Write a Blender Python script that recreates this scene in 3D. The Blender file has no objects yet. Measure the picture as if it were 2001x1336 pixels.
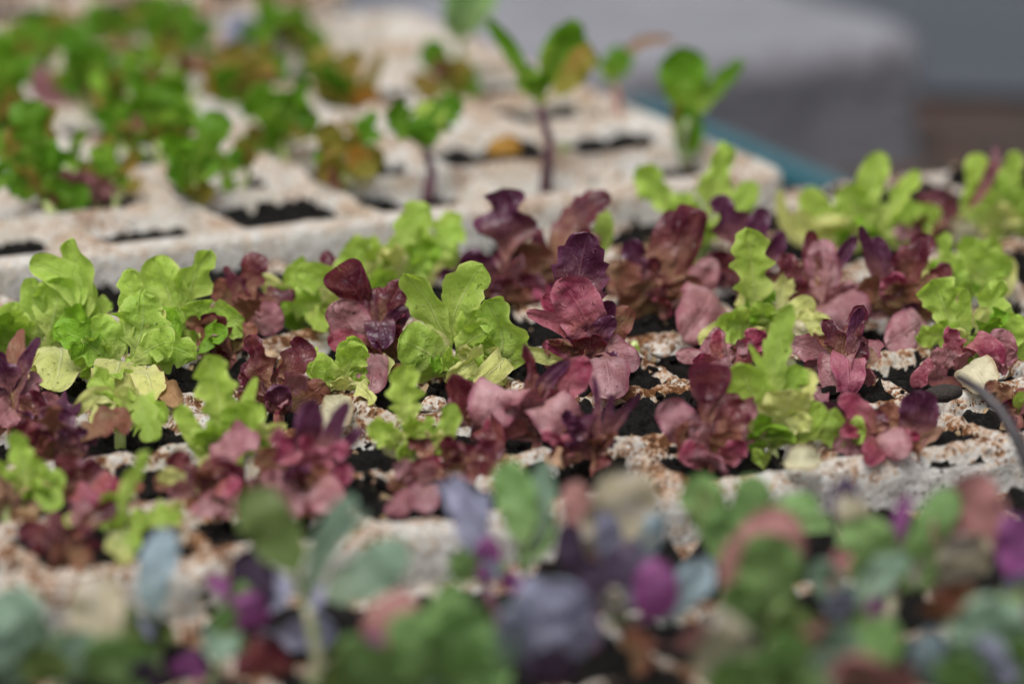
import bpy, math, random
import numpy as np
from mathutils import Vector

# ------------------------------------------------------------------ camera
scene = bpy.context.scene
C = scene.collection
PITCH = math.radians(15.0)
DIST = 1.45
LENS = 200.0
FPX = LENS / 36.0 * 2001.0
FWD = np.array([0.0, math.cos(PITCH), -math.sin(PITCH)])
UPV = np.array([0.0, math.sin(PITCH), math.cos(PITCH)])
CAM = -DIST * FWD
cd = bpy.data.cameras.new('camera')
cam = bpy.data.objects.new('camera', cd)
C.objects.link(cam)
cam.location = CAM
cam.rotation_euler = (math.pi / 2 - PITCH, 0, 0)
cd.lens = LENS
cd.sensor_width = 36.0
cd.clip_start = 0.05
cd.clip_end = 200
cd.dof.use_dof = True
cd.dof.focus_distance = 1.405
cd.dof.aperture_fstop = 6.8
cd.dof.aperture_blades = 9
scene.camera = cam

# ------------------------------------------------------------------ overcast daylight
world = bpy.data.worlds.new('World')
scene.world = world
world.use_nodes = True
wt = world.node_tree
wt.nodes.clear()
SUN_EL, SUN_AZ = math.radians(62), math.radians(206)
sky = wt.nodes.new('ShaderNodeTexSky')
sky.sky_type = 'NISHITA'
sky.sun_disc = False
sky.sun_elevation = SUN_EL
sky.sun_rotation = SUN_AZ
sky.air_density = 1.0
sky.dust_density = 4.0
hs = wt.nodes.new('ShaderNodeHueSaturation')
hs.inputs['Saturation'].default_value = 0.3
bgn = wt.nodes.new('ShaderNodeBackground')
bgn.inputs['Strength'].default_value = 0.078
wo = wt.nodes.new('ShaderNodeOutputWorld')
wt.links.new(sky.outputs[0], hs.inputs['Color'])
wt.links.new(hs.outputs[0], bgn.inputs['Color'])
wt.links.new(bgn.outputs[0], wo.inputs['Surface'])
sd = bpy.data.lights.new('sun', 'SUN')
sun = bpy.data.objects.new('sun', sd)
C.objects.link(sun)
sd.energy = 1.5
sd.angle = math.radians(36)
sd.color = (1.0, 0.97, 0.93)
# direction towards the sun: azimuth measured like the sky texture (0 = +Y, clockwise)
sdir = Vector((math.sin(SUN_AZ) * math.cos(SUN_EL), math.cos(SUN_AZ) * math.cos(SUN_EL), math.sin(SUN_EL)))
sun.rotation_euler = sdir.to_track_quat('Z', 'Y').to_euler()
vs = scene.view_settings
vs.view_transform = 'Standard'
vs.look = 'None'
vs.gamma = 1.0
vs.exposure = 1.0
vs.use_curve_mapping = False

MM = 0.001
# ------------------------------------------------------------------ helpers
def ray(px, py):
    return FWD + np.array([1.0, 0, 0]) * ((px - 1000.5) / FPX) + UPV * ((668 - py) / FPX)

def at_z(px, py, z):
    d = ray(px, py)
    return CAM + d * ((z - CAM[2]) / d[2])

def at_y(px, py, y):
    d = ray(px, py)
    return CAM + d * ((y - CAM[1]) / d[1])

_tab = np.random.RandomState(7).rand(512, 512)
def vnoise(x, y, seed=0):
    """smooth value noise, vectorised, 0..1"""
    x = np.asarray(x, float) + seed * 17.31
    y = np.asarray(y, float) + seed * 9.77
    xi = np.floor(x).astype(int)
    yi = np.floor(y).astype(int)
    fx = x - xi
    fy = y - yi
    fx = fx * fx * (3 - 2 * fx)
    fy = fy * fy * (3 - 2 * fy)
    a = _tab[xi % 512, yi % 512]
    b = _tab[(xi + 1) % 512, yi % 512]
    c = _tab[xi % 512, (yi + 1) % 512]
    d = _tab[(xi + 1) % 512, (yi + 1) % 512]
    return (a * (1 - fx) + b * fx) * (1 - fy) + (c * (1 - fx) + d * fx) * fy

def fbm(x, y, seed=0, oct=3):
    s, a, tot = 0, 1.0, 0
    for k in range(oct):
        s = s + a * vnoise(np.asarray(x) * 2 ** k, np.asarray(y) * 2 ** k, seed + k * 5)
        tot += a
        a *= 0.5
    return s / tot

def sstep(a, b, x):
    t = np.clip((x - a) / (b - a), 0, 1)
    return t * t * (3 - 2 * t)

def tag(o, label=None, cat=None, group=None, kind=None):
    if label: o['label'] = label
    if cat: o['category'] = cat
    if group: o['group'] = group
    if kind: o['kind'] = kind
    return o

def mesh_obj(name, verts, faces, mat, parent=None, smooth=True, uv=None):
    me = bpy.data.meshes.new(name)
    me.from_pydata([tuple(v) for v in verts], [], faces)
    if uv is not None:
        lay = me.uv_layers.new(name='UVMap')
        idx = np.zeros(len(me.loops), dtype=np.int32)
        me.loops.foreach_get('vertex_index', idx)
        lay.data.foreach_set('uv', np.asarray(uv, dtype=np.float32)[idx].ravel())
    if smooth:
        me.polygons.foreach_set('use_smooth', [True] * len(me.polygons))
    me.materials.append(mat)
    me.update()
    o = bpy.data.objects.new(name, me)
    C.objects.link(o)
    if parent: o.parent = parent
    return o

def empty(name, loc):
    o = bpy.data.objects.new(name, None)
    C.objects.link(o)
    o.location = loc
    o.empty_display_size = 0.01
    return o

def grid_faces(nu, nv, off=0):
    """nu x nv vertices, row-major with v fastest"""
    return [(off + i * nv + j, off + (i + 1) * nv + j, off + (i + 1) * nv + j + 1, off + i * nv + j + 1)
            for i in range(nu - 1) for j in range(nv - 1)]

class NT:
    """little node-tree writer"""
    def __init__(self, name):
        self.m = bpy.data.materials.new(name)
        self.m.use_nodes = True
        self.t = self.m.node_tree
        self.t.nodes.clear()
        self.out = self.t.nodes.new('ShaderNodeOutputMaterial')
    def n(self, typ, **kw):
        nd = self.t.nodes.new('ShaderNode' + typ)
        for k, v in kw.items(): setattr(nd, k, v)
        return nd
    def put(self, sock, val):
        if hasattr(val, 'is_output'): self.t.links.new(val, sock)
        elif isinstance(val, (tuple, list)) and len(val) == 3 and sock.type == 'RGBA': sock.default_value = (*val, 1)
        else: sock.default_value = val
    def math(self, op, a, b=0.0, c=0.0):
        nd = self.n('Math', operation=op)
        for s, v in zip(nd.inputs, (a, b, c)): self.put(s, v)
        return nd.outputs[0]
    def mix(self, f, a, b, mode='MIX'):
        nd = self.n('Mix', data_type='RGBA', blend_type=mode)
        self.put(nd.inputs[0], f); self.put(nd.inputs[6], a); self.put(nd.inputs[7], b)
        return nd.outputs[2]
    def ss(self, x, a, b, lo=0.0, hi=1.0):
        nd = self.n('MapRange', interpolation_type='SMOOTHSTEP')
        self.put(nd.inputs[0], x)
        for k, v in zip((1, 2, 3, 4), (a, b, lo, hi)): nd.inputs[k].default_value = v
        return nd.outputs[0]
    def noise(self, co, scale, detail=3.0, rough=0.55):
        nd = self.n('TexNoise')
        self.put(nd.inputs['Vector'], co)
        nd.inputs['Scale'].default_value = scale
        nd.inputs['Detail'].default_value = detail
        nd.inputs['Roughness'].default_value = rough
        return nd.outputs[0]
    def voro(self, co, scale, feature='F1', out='Distance'):
        nd = self.n('TexVoronoi', feature=feature)
        self.put(nd.inputs['Vector'], co)
        nd.inputs['Scale'].default_value = scale
        return nd.outputs[out]
    def bump(self, h, strength, dist):
        nd = self.n('Bump')
        nd.inputs['Strength'].default_value = strength
        nd.inputs['Distance'].default_value = dist
        self.put(nd.inputs['Height'], h)
        return nd.outputs[0]
    def bsdf(self, col, rough=0.5, spec=0.5, normal=None, **kw):
        nd = self.n('BsdfPrincipled')
        self.put(nd.inputs['Base Color'], col)
        self.put(nd.inputs['Roughness'], rough)
        self.put(nd.inputs['Specular IOR Level'], spec)
        for k, v in kw.items(): self.put(nd.inputs[k], v)
        if normal is not None: self.put(nd.inputs['Normal'], normal)
        return nd.outputs[0]
    def done(self, sh):
        self.t.links.new(sh, self.out.inputs['Surface'])
        return self.m

# ------------------------------------------------------------------ leaf materials
def leaf_mat(name, base, tip, vein, edge=None, trans=0.32, rough=0.44, spec=0.22, mottle=0.25, spots=0.0, tcol=None, blotch=None):
    g = NT(name)
    uv = g.n('UVMap').outputs[0]
    sep = g.n('SeparateXYZ'); g.put(sep.inputs[0], uv)
    s = g.math('MULTIPLY', g.math('ABSOLUTE', g.math('SUBTRACT', sep.outputs[0], 0.5)), 2.0)
    t = sep.outputs[1]
    co = g.n('TexCoord').outputs['Object']
    rnd = g.n('ObjectInfo').outputs['Random']
    warp = g.math('MULTIPLY', g.math('SUBTRACT', g.noise(co, 260, 2), 0.5), 0.35)
    tw = g.math('ADD', t, warp)
    col = g.mix(g.ss(tw, *((.3, .82) if name in ('burgundy_leaf', 'purple_leaf', 'crimson_leaf') else (.12, .8))), base, tip)
    if blotch:
        col = g.mix(g.ss(g.noise(co, 150, 3), 0.42, 0.68), col, blotch)
    if name == 'lime_leaf':
        col = g.mix(g.math('MULTIPLY', g.ss(s, .9, .985), .45), col, (.52, .60, .26))  # pale rim: light catching the leaf edge painted into the colour
    if edge:
        col = g.mix(g.math('MULTIPLY', g.ss(g.math('ADD', s, warp), 0.72, 1.0), 0.75), col, edge)
    # midrib and side veins
    mid = g.math('MULTIPLY', g.ss(s, 0.015, 0.075, 1.0, 0.0), g.ss(t, 0.35, 1.0, 0.85, 0.25))
    br = g.math('FRACT', g.math('MULTIPLY', g.math('SUBTRACT', tw, g.math('MULTIPLY', s, 0.2)), 8.0))
    bd = g.math('ABSOLUTE', g.math('SUBTRACT', br, 0.5))
    sv = g.math('MULTIPLY', g.ss(bd, 0.0, 0.07, 1.0, 0.0), g.ss(s, 0.45, 0.95, 0.45, 0.0))
    vm = g.math('MAXIMUM', mid, sv)
    col = g.mix(g.math('MULTIPLY', vm, 0.75), col, vein)
    # mottling and individual variation
    mo = g.math('ADD', 1.0 - mottle * 0.5, g.math('MULTIPLY', g.noise(co, 420, 4, 0.6), mottle))
    mo = g.math('MULTIPLY', mo, g.math('ADD', 0.86, g.math('MULTIPLY', rnd, 0.28)))
    hsv = g.n('HueSaturation')
    g.put(hsv.inputs['Color'], col)
    g.put(hsv.inputs['Hue'], g.math('ADD', 0.493, g.math('MULTIPLY', g.math('FRACT', g.math('MULTIPLY', rnd, 7.31)), 0.014)))
    g.put(hsv.inputs['Value'], mo)
    col = hsv.outputs[0]
    if spots:
        sp = g.ss(g.voro(co, 420), 0.10, 0.16, 1.0, 0.0)
        sp = g.math('MULTIPLY', sp, g.ss(g.noise(co, 90, 2), 0.58, 0.66))
        col = g.mix(g.math('MULTIPLY', sp, spots), col, (0.06, 0.035, 0.015))
    h = g.math('ADD', g.math('MULTIPLY', vm, -0.6), g.math('MULTIPLY', g.noise(co, 380, 3), 0.9))
    h = g.math('ADD', h, g.math('MULTIPLY', g.noise(co, 1500, 2), 0.25))
    nrm = g.bump(h, 0.6, 0.0011)
    b = g.bsdf(col, g.math('ADD', rough - 0.06, g.math('MULTIPLY', g.noise(co, 300, 2), 0.14)), spec, nrm)
    tr = g.n('BsdfTranslucent')
    g.put(tr.inputs['Color'], g.mix(0.65, col, tcol or tip))
    g.put(tr.inputs['Normal'], nrm)
    ms = g.n('MixShader')
    ms.inputs[0].default_value = trans
    g.t.links.new(b, ms.inputs[1]); g.t.links.new(tr.outputs[0], ms.inputs[2])
    return g.done(ms.outputs[0])

LM = {
 'G': leaf_mat('lime_leaf', (.53, .57, .19), (.345, .495, .082), (.58, .65, .27), (.47, .57, .14), trans=.48, spots=.5, tcol=(.47, .69, .05)),
 'g': leaf_mat('green_leaf', (.30, .40, .08), (.17, .32, .02), (.36, .47, .13), trans=.34, tcol=(.22, .42, .02)),
 'Y': leaf_mat('yellowing_leaf', (.62, .62, .33), (.53, .55, .18), (.66, .68, .42), (.56, .52, .24), trans=.38, spots=.6, tcol=(.66, .66, .12)),
 'W': leaf_mat('bleached_leaf', (.54, .50, .32), (.56, .52, .35), (.62, .58, .42), (.30, .20, .10), trans=.28, spots=.9, mottle=.45, tcol=(.7, .66, .42)),
 'R': leaf_mat('burgundy_leaf', (.34, .18, .11), (.058, .008, .019), (.26, .08, .08), (.13, .022, .045), trans=.20, rough=.27, spec=.36, mottle=.45, tcol=(.30, .02, .03), blotch=(.14, .035, .035)),
 'U': leaf_mat('purple_leaf', (.27, .12, .10), (.056, .012, .035), (.24, .09, .12), (.13, .035, .085), trans=.20, rough=.27, spec=.36, mottle=.4, tcol=(.2, .03, .07)),
 'K': leaf_mat('dusty_pink_leaf', (.40, .23, .19), (.262, .110, .124), (.45, .24, .235), (.21, .055, .085), trans=.28, rough=.36, mottle=.5, spots=.5, tcol=(.40, .10, .11), blotch=(.41, .235, .25)),
 'M': leaf_mat('crimson_leaf', (.33, .13, .10), (.215, .030, .065), (.42, .15, .17), (.36, .12, .16), trans=.26, rough=.33, mottle=.5, tcol=(.34, .025, .06), blotch=(.36, .125, .155)),
 'O': leaf_mat('olive_red_leaf', (.27, .18, .08), (.19, .07, .045), (.27, .14, .10), (.17, .045, .05), trans=.26, mottle=.4, tcol=(.26, .09, .05), blotch=(.20, .12, .065)),
 'T': leaf_mat('tan_leaf', (.40, .27, .15), (.36, .21, .14), (.42, .28, .2), trans=.25, mottle=.3, spots=.4),
 'D': leaf_mat('dry_leaf', (.24, .13, .06), (.26, .15, .075), (.32, .19, .1), trans=.15, rough=.7, mottle=.5),
 # waxy cabbages of the nearest tray
 'a': leaf_mat('blue_grey_leaf', (.19, .25, .23), (.23, .30, .34), (.36, .44, .46), trans=.15, rough=.5, mottle=.2, tcol=(.25, .38, .3)),
 't': leaf_mat('grey_green_leaf', (.20, .26, .17), (.17, .25, .18), (.32, .39, .33), trans=.18, rough=.5, mottle=.25, tcol=(.2, .4, .2)),
 'c': leaf_mat('cabbage_leaf', (.19, .28, .10), (.15, .255, .085), (.32, .42, .22), trans=.30, rough=.48, mottle=.3, tcol=(.2, .40, .08)),
 'l': leaf_mat('lavender_leaf', (.24, .235, .30), (.27, .275, .38), (.38, .36, .48), trans=.14, rough=.5, mottle=.2, tcol=(.35, .3, .45)),
 'd': leaf_mat('dark_purple_leaf', (.05, .03, .05), (.045, .03, .055), (.1, .06, .09), trans=.12, rough=.45, mottle=.3, tcol=(.12, .04, .1)),
 'm': leaf_mat('magenta_leaf', (.33, .07, .26), (.22, .07, .19), (.4, .18, .36), trans=.22, rough=.45, mottle=.25, tcol=(.42, .08, .32)),
 's': leaf_mat('beige_leaf', (.36, .32, .22), (.34, .30, .20), (.5, .46, .34), trans=.2, rough=.5, mottle=.3, blotch=(.36, .33, .3)),
 'p': leaf_mat('salmon_leaf', (.30, .15, .13), (.28, .13, .12), (.36, .2, .19), trans=.2, rough=.48, mottle=.3),
 'x': leaf_mat('olive_cabbage_leaf', (.13, .19, .06), (.115, .16, .05), (.2, .26, .1), trans=.25, mottle=.3, tcol=(.2, .3, .05)),
 # back tray
 'b': leaf_mat('grass_green_leaf', (.17, .26, .025), (.085, .205, .009), (.2, .3, .06), trans=.38, spec=.22, tcol=(.16, .40, .006)),
 'y': leaf_mat('olive_yellow_leaf', (.20, .18, .03), (.17, .15, .02), (.34, .32, .1), trans=.32, mottle=.4, tcol=(.36, .36, .03), blotch=(.28, .16, .04)),
 'o': leaf_mat('orange_leaf', (.40, .21, .04), (.42, .20, .03), (.46, .3, .1), trans=.3, mottle=.4),
}
def stem_mat(name, c1, c2):
    g = NT(name)
    co = g.n('TexCoord').outputs['Object']
    col = g.mix(g.ss(g.noise(co, 220, 3), .35, .65), c1, c2)
    return g.done(g.bsdf(col, .42, .5, g.bump(g.noise(co, 900, 2), .3, .0004), **{'Subsurface Weight': .15, 'Subsurface Radius': (.001, .0008, .0005)}))
SM = {'G': stem_mat('pale_green_stem', (.5, .56, .25), (.38, .48, .14)),
      'R': stem_mat('reddish_stem', (.30, .09, .08), (.38, .18, .12)),
      'P': stem_mat('purple_stem', (.06, .025, .04), (.12, .04, .06)), 'K': stem_mat('dark_stalk', (.012, .008, .011), (.022, .013, .018)),
      'c': stem_mat('cabbage_stem', (.22, .30, .12), (.26, .2, .16))}

# ------------------------------------------------------------------ leaf geometry
CAMDIR = -FWD
OUT = {
 '3': [(0,.10),(.2,.14),(.36,.30),(.46,.78),(.54,1),(.62,1),(.67,.74),(.72,.42),(.78,.40),(.85,.52),(.92,.54),(.975,.36),(1,0)],
 '5': [(0,.14),(.15,.24),(.27,.74),(.36,.85),(.43,.52),(.52,.88),(.6,1.0),(.67,.60),(.75,.74),(.84,.72),(.94,.46),(1,0)],
 'B': [(0,.12),(.16,.22),(.3,.78),(.42,1),(.5,.86),(.57,.46),(.64,.44),(.74,.57),(.86,.54),(.95,.36),(1,0)],
 'A': [(0,.14),(.2,.32),(.35,.70),(.45,.62),(.55,.84),(.7,1),(.78,.82),(.88,.80),(.95,.55),(1,0)],
}
def profile(key, q, rng):
    P_ = OUT[key]
    qs = np.array([p[0] for p in P_]); ws = np.array([p[1] for p in P_])
    qs = qs + np.r_[0, rng.uniform(-.022, .022, len(qs) - 2), 0]
    ws = ws * np.r_[1, rng.uniform(.76, 1.12, len(ws) - 2), 1]
    qq = np.linspace(0, 1, 400); v = np.interp(qq, qs, ws)
    k = np.hanning(31); k /= k.sum()
    v = np.convolve(np.r_[np.full(15, v[0]), v, np.zeros(15)], k, 'valid')
    v = np.minimum(v, 1.15 * np.sqrt(np.maximum(1 - qq, 0) / .12))
    return np.interp(q, qq, v)
def leaf_geo(B, M, T, w, style, turn, cup, rng, nt=46, ns=13, ruf=1.0):
    """a blade swept along a curved midrib: B root, M way point, T tip (metres)"""
    B, M, T = map(np.asarray, (B, M, T))
    a, b = np.linalg.norm(M - B), np.linalg.norm(T - M)
    tm = min(.7, max(.3, a / (a + b + 1e-9)))
    ctrl = (M - (1 - tm) ** 2 * B - tm ** 2 * T) / (2 * tm * (1 - tm))
    tt = np.linspace(0, 1, 200)[:, None]
    cv = (1 - tt) ** 2 * B + 2 * tt * (1 - tt) * ctrl + tt ** 2 * T
    seg = np.r_[0, np.cumsum(np.linalg.norm(np.diff(cv, axis=0), axis=1))]
    Ltot = seg[-1]
    t = np.linspace(0, 1, nt)
    t = t + 0.06 * np.sin(2 * np.pi * t) * 0 
    t = 1 - (1 - t) ** 1.25                      # denser towards the tip
    def on_curve(q):
        qq = np.clip(q, 0, 1) * Ltot
        p = np.stack([np.interp(qq, seg, cv[:, k]) for k in range(3)], -1)
        return p
    tan_tip = cv[-1] - cv[-4]; tan_tip /= np.linalg.norm(tan_tip)
    if style == 'o':
        style = ['o', 'o', 'A', 'B', '3', '5', '5'][rng.randint(7)]
    t0 = {'3': .2, '5': .22, 'A': .24, 'B': .26, 'o': .26, 'r': .24, 's': .46, 'f': .22, 'n': .1, 'h': .34, 'e': .3}[style]
    t0 *= rng.uniform(.85, 1.15)
    q = np.clip((t - t0) / (1 - t0), 0, 1)
    def env(a_, b_):
        e = np.maximum(q, 1e-6) ** a_ * np.maximum(1 - q, 0) ** b_
        qm = a_ / (a_ + b_)
        return e / (qm ** a_ * (1 - qm) ** b_)
    sides = []
    for sd_ in (0, 1):
        if style == 'o':
            e = env(.62, .33)
            for c_, dp in ((.36, .5), (.68, .42)):
                c_ += rng.uniform(-.07, .07)
                dp *= rng.uniform(.35, 1.15)
                wl = rng.uniform(.045, .075)
                asym = np.where(q < c_, 1.5, .75)
                e = e * (1 - dp * np.exp(-((q - c_) / (wl * asym)) ** 2))
            e = e * (1 + .03 * np.sin(q * 31 + rng.uniform(0, 6)) + .02 * np.sin(q * 57 + rng.uniform(0, 6)))
        elif style in OUT:
            e = profile(style, q, rng) * (1 + .05 * np.sin(q * 30 + rng.uniform(0, 6)) + .035 * np.sin(q * 53 + rng.uniform(0, 6)))
        elif style == 'f':
            e = env(.7, .5)
            ph = rng.uniform(0, 1)
            saw = ((q * 7.0 + ph) % 1.0)
            e = e * (.86 + .26 * saw ** 1.5)
        elif style == 'r':
            e = env(.5, .40) * (1 + .05 * np.sin(q * 9 + rng.uniform(0, 6)) + .025 * np.sin(q * 27 + rng.uniform(0, 6)))
        elif style == 's':
            e = env(.5, .45) * (1 + .03 * np.sin(q * 11 + rng.uniform(0, 6)))
        elif style == 'h':
            e = env(1.0, .2) * (1 - .3 * np.exp(-((q - .42) / .06) ** 2))
        elif style == 'e':
            e = env(.6, .6)
        else:
            e = env(.25, .35) * (1 + .12 * np.sin(q * 23 + rng.uniform(0, 6)))
        pet = .11 * (1 - q) ** .6 * (t > -1)
        pet = np.maximum(pet, .085 * (1 - t) ** .3)
        sides.append(.5 * w * np.maximum(e * (q > 0), pet))
    sweep = {'3': .26, '5': .2, 'A': .16, 'B': .16, 'o': .36, 'h': .55, 'f': .16, 'r': .06, 's': .04, 'n': .02, 'e': .0}[style]
    S = np.linspace(-1, 1, ns)
    side0 = np.cross(T - M, CAMDIR)
    if np.linalg.norm(side0) < 1e-7: side0 = np.array([1.0, 0, 0])
    side0 /= np.linalg.norm(side0)
    V = np.zeros((nt, ns, 3)); UVv = np.zeros((nt, ns, 2))
    ph1, ph2 = rng.uniform(0, 6.28), rng.uniform(0, 6.28)
    fr = rng.uniform(1.6, 3.0)
    amp = ruf * w * {'3': .11, '5': .12, 'A': .11, 'B': .11, 'o': .11, 'r': .085, 's': .03, 'f': .085, 'n': .03, 'h': .06, 'e': .03}[style]
    bs = rng.randint(0, 400)
    ct, st = math.cos(turn), math.sin(turn)
    twist = rng.uniform(-.35, .35)
    fold = rng.uniform(-.05, .42) if style in 'o35AB' else rng.uniform(-.12, .2)
    curl = rng.uniform(-.22, .28)
    if cup < -.1: fold = 0; curl = -.25
    for j, s in enumerate(S):
        hw = sides[0] if s < 0 else sides[1]
        x = s * hw
        lift = sweep * w * abs(s) ** 1.6 * np.maximum(q, 0) ** .7 * (1 - q * (0 if style == 'h' else .85))
        tq = t + lift / Ltot
        over = np.maximum(tq - 1, 0)[:, None] * Ltot
        P = on_curve(tq) + over * tan_tip
        d = on_curve(np.minimum(tq + .02, 1)) - on_curve(np.maximum(np.minimum(tq, 1) - .02, 0))
        d /= np.linalg.norm(d, axis=1)[:, None] + 1e-12
        sv = side0 - (d @ side0)[:, None] * d
        sv /= np.linalg.norm(sv, axis=1)[:, None] + 1e-12
        nv = np.cross(sv, d)
        aa = turn + twist * (t - .5)
        c_, s_ = np.cos(aa)[:, None], np.sin(aa)[:, None]
        sv, nv = sv * c_ + nv * s_, nv * c_ - sv * s_
        z = cup * 2.0 * x * x / (w + 1e-9) + fold * np.sqrt(x * x + (.04 * w) ** 2) + curl * w * np.maximum(q - .5, 0) ** 2 * 2
        z = z + amp * abs(s) ** 2.2 * np.sin(fr * 6.283 * q + (ph1 if s < 0 else ph2)) * sstep(.05, .4, q)
        z = z + .17 * w * (vnoise(q * 4.2 + bs, np.full_like(q, s * 1.6 + 40.), bs % 50) - .5) * sstep(.05, .35, q)
        z = z + .05 * w * (vnoise(q * 11 + bs, np.full_like(q, s * 4. + 40.), bs % 50) - .5)
        z = z - .02 * w * math.exp(-(s / .15) ** 2) * (q > 0)
        V[:, j] = P + x[:, None] * sv + z[:, None] * nv
        UVv[:, j, 0] = s * .5 + .5
        UVv[:, j, 1] = t
    return V.reshape(-1, 3), UVv.reshape(-1, 2), nt, ns

def tube(pts, radii, n=8):
    pts = np.asarray(pts, float)
    V, F = [], []
    for i, p in enumerate(pts):
        d = pts[min(i + 1, len(pts) - 1)] - pts[max(i - 1, 0)]
        d /= np.linalg.norm(d) + 1e-12
        a = np.cross(d, [0.3, 0.9, 0.1]); a /= np.linalg.norm(a); b = np.cross(d, a)
        for k in range(n):
            th = 2 * math.pi * k / n
            V.append(p + radii[i] * (math.cos(th) * a + math.sin(th) * b))
    for i in range(len(pts) - 1):
        for k in range(n):
            F.append((i * n + k, i * n + (k + 1) % n, (i + 1) * n + (k + 1) % n, (i + 1) * n + k))
    F.append(tuple(range(n - 1, -1, -1))); F.append(tuple(range((len(pts) - 1) * n, len(pts) * n)))
    return V, F

# ------------------------------------------------------------------ trays (foam, cells with sloping walls)
UA = math.radians(26.5)
AU = np.array([math.cos(UA), math.sin(UA), 0]); AV = np.array([-math.sin(UA), math.cos(UA), 0])
PIT = 41.0
def foam_material(name, stain=0.0, film=(.40, .37, .29), fa=.5, dark=1.0):
    g = NT(name)
    co = g.n('TexCoord').outputs['Object']
    geo = g.n('SeparateXYZ'); g.put(geo.inputs[0], co)
    z = geo.outputs[2]
    wob = g.n('VectorMath', operation='MULTIPLY_ADD')
    nz = g.n('TexNoise'); g.put(nz.inputs['Vector'], co); nz.inputs['Scale'].default_value = 900
    g.put(wob.inputs[0], nz.outputs['Color']); wob.inputs[1].default_value = (.0012,) * 3; g.put(wob.inputs[2], co)
    cw = wob.outputs[0]
    beads = g.voro(cw, 430)
    sc = g.n('SeparateColor'); g.put(sc.inputs[0], g.voro(cw, 430, out='Color'))
    rb, gb = sc.outputs[0], sc.outputs[1]
    s2 = g.n('SeparateColor'); g.put(s2.inputs[0], g.voro(cw, 1100, out='Color'))
    fineb = s2.outputs[0]
    col = g.mix(rb, (.62, .59, .545), (.75, .735, .70))
    col = g.mix(g.ss(beads, .4, .8, 0, .35), col, (.42, .38, .33))
    col = g.mix(g.math('MULTIPLY', g.ss(g.noise(co, 34, 4), .46, .68), fa), col, film)
    # rust stain: mostly on the crests, grain by grain
    crest = g.ss(z, -.009, -.0003)
    grain = g.math('ADD', g.math('MULTIPLY', g.math('SUBTRACT', gb, .5), .10), g.math('MULTIPLY', g.math('SUBTRACT', fineb, .5), .17))
    st = g.math('ADD', g.math('ADD', g.math('ADD', g.math('MULTIPLY', g.noise(co, 45, 5, .6), .78), g.math('MULTIPLY', g.noise(co, 300, 6, .75), .25)), g.math('MULTIPLY', crest, .19)), g.math('ADD', grain, stain))
    col = g.mix(g.math('MULTIPLY', g.ss(st, .53, .61), .55), col, (.58, .43, .29))
    col = g.mix(g.math('MULTIPLY', g.ss(st, .60, .68), .85 * dark), col, (.38, .165, .055))
    d_ = g.math('ADD', st, g.math('MULTIPLY', g.math('SUBTRACT', g.noise(co, 260, 4, .7), .5), .35))
    col = g.mix(g.math('MULTIPLY', g.ss(d_, .635, .72), .92 * dark), col, (.115, .042, .013))
    # black algae and potting-mix specks
    bk = g.math('MULTIPLY', g.ss(g.voro(cw, 620), .18, .26, 1, 0), g.ss(g.noise(co, 85, 3), .50, .57))
    bk2 = g.math('MULTIPLY', g.ss(g.noise(co, 620, 4, .7), .60, .645), g.ss(g.noise(co, 60, 2), .42, .56))
    big = g.math('MULTIPLY', g.ss(g.math('ADD', g.voro(co, 105), g.math('MULTIPLY', grain, .6)), .12, .16, 1, 0), g.ss(g.noise(co, 33, 2), .50, .56))
    col = g.mix(g.math('MULTIPLY', g.math('MAXIMUM', g.math('MAXIMUM', bk, bk2), big), .94), col, (.020, .016, .012))
    h = g.math('ADD', g.math('MULTIPLY', beads, -1.0), g.math('MULTIPLY', g.noise(co, 900, 5, .75), 1.6))
    return g.done(g.bsdf(col, .78, .2, g.bump(h, .9, .0010)))
FOAM = foam_material('stained_white_foam', -.062)
FOAM_B = foam_material('pale_stained_foam', -.095, (.50, .45, .36), .9, .4)
FOAM_Z = foam_material('brown_topped_foam', -.03, (.36, .29, .22), .8)
def soil_material():
    g = NT('wet_black_potting_mix')
    co = g.n('TexCoord').outputs['Object']
    n = g.noise(co, 700, 5, .7)
    col = g.mix(g.ss(n, .35, .7), (.0022, .0018, .0015), (.014, .0098, .0068))
    fleck = g.math('MULTIPLY', g.ss(g.voro(co, 420), .12, .2, 1, 0), g.ss(g.noise(co, 170, 2), .60, .68))
    col = g.mix(fleck, col, (.28, .20, .12))
    return g.done(g.bsdf(col, g.ss(g.noise(co, 300, 3), .3, .7, .45, .95), .22, g.bump(n, 1.0, .004)))
SOIL = soil_material()

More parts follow.
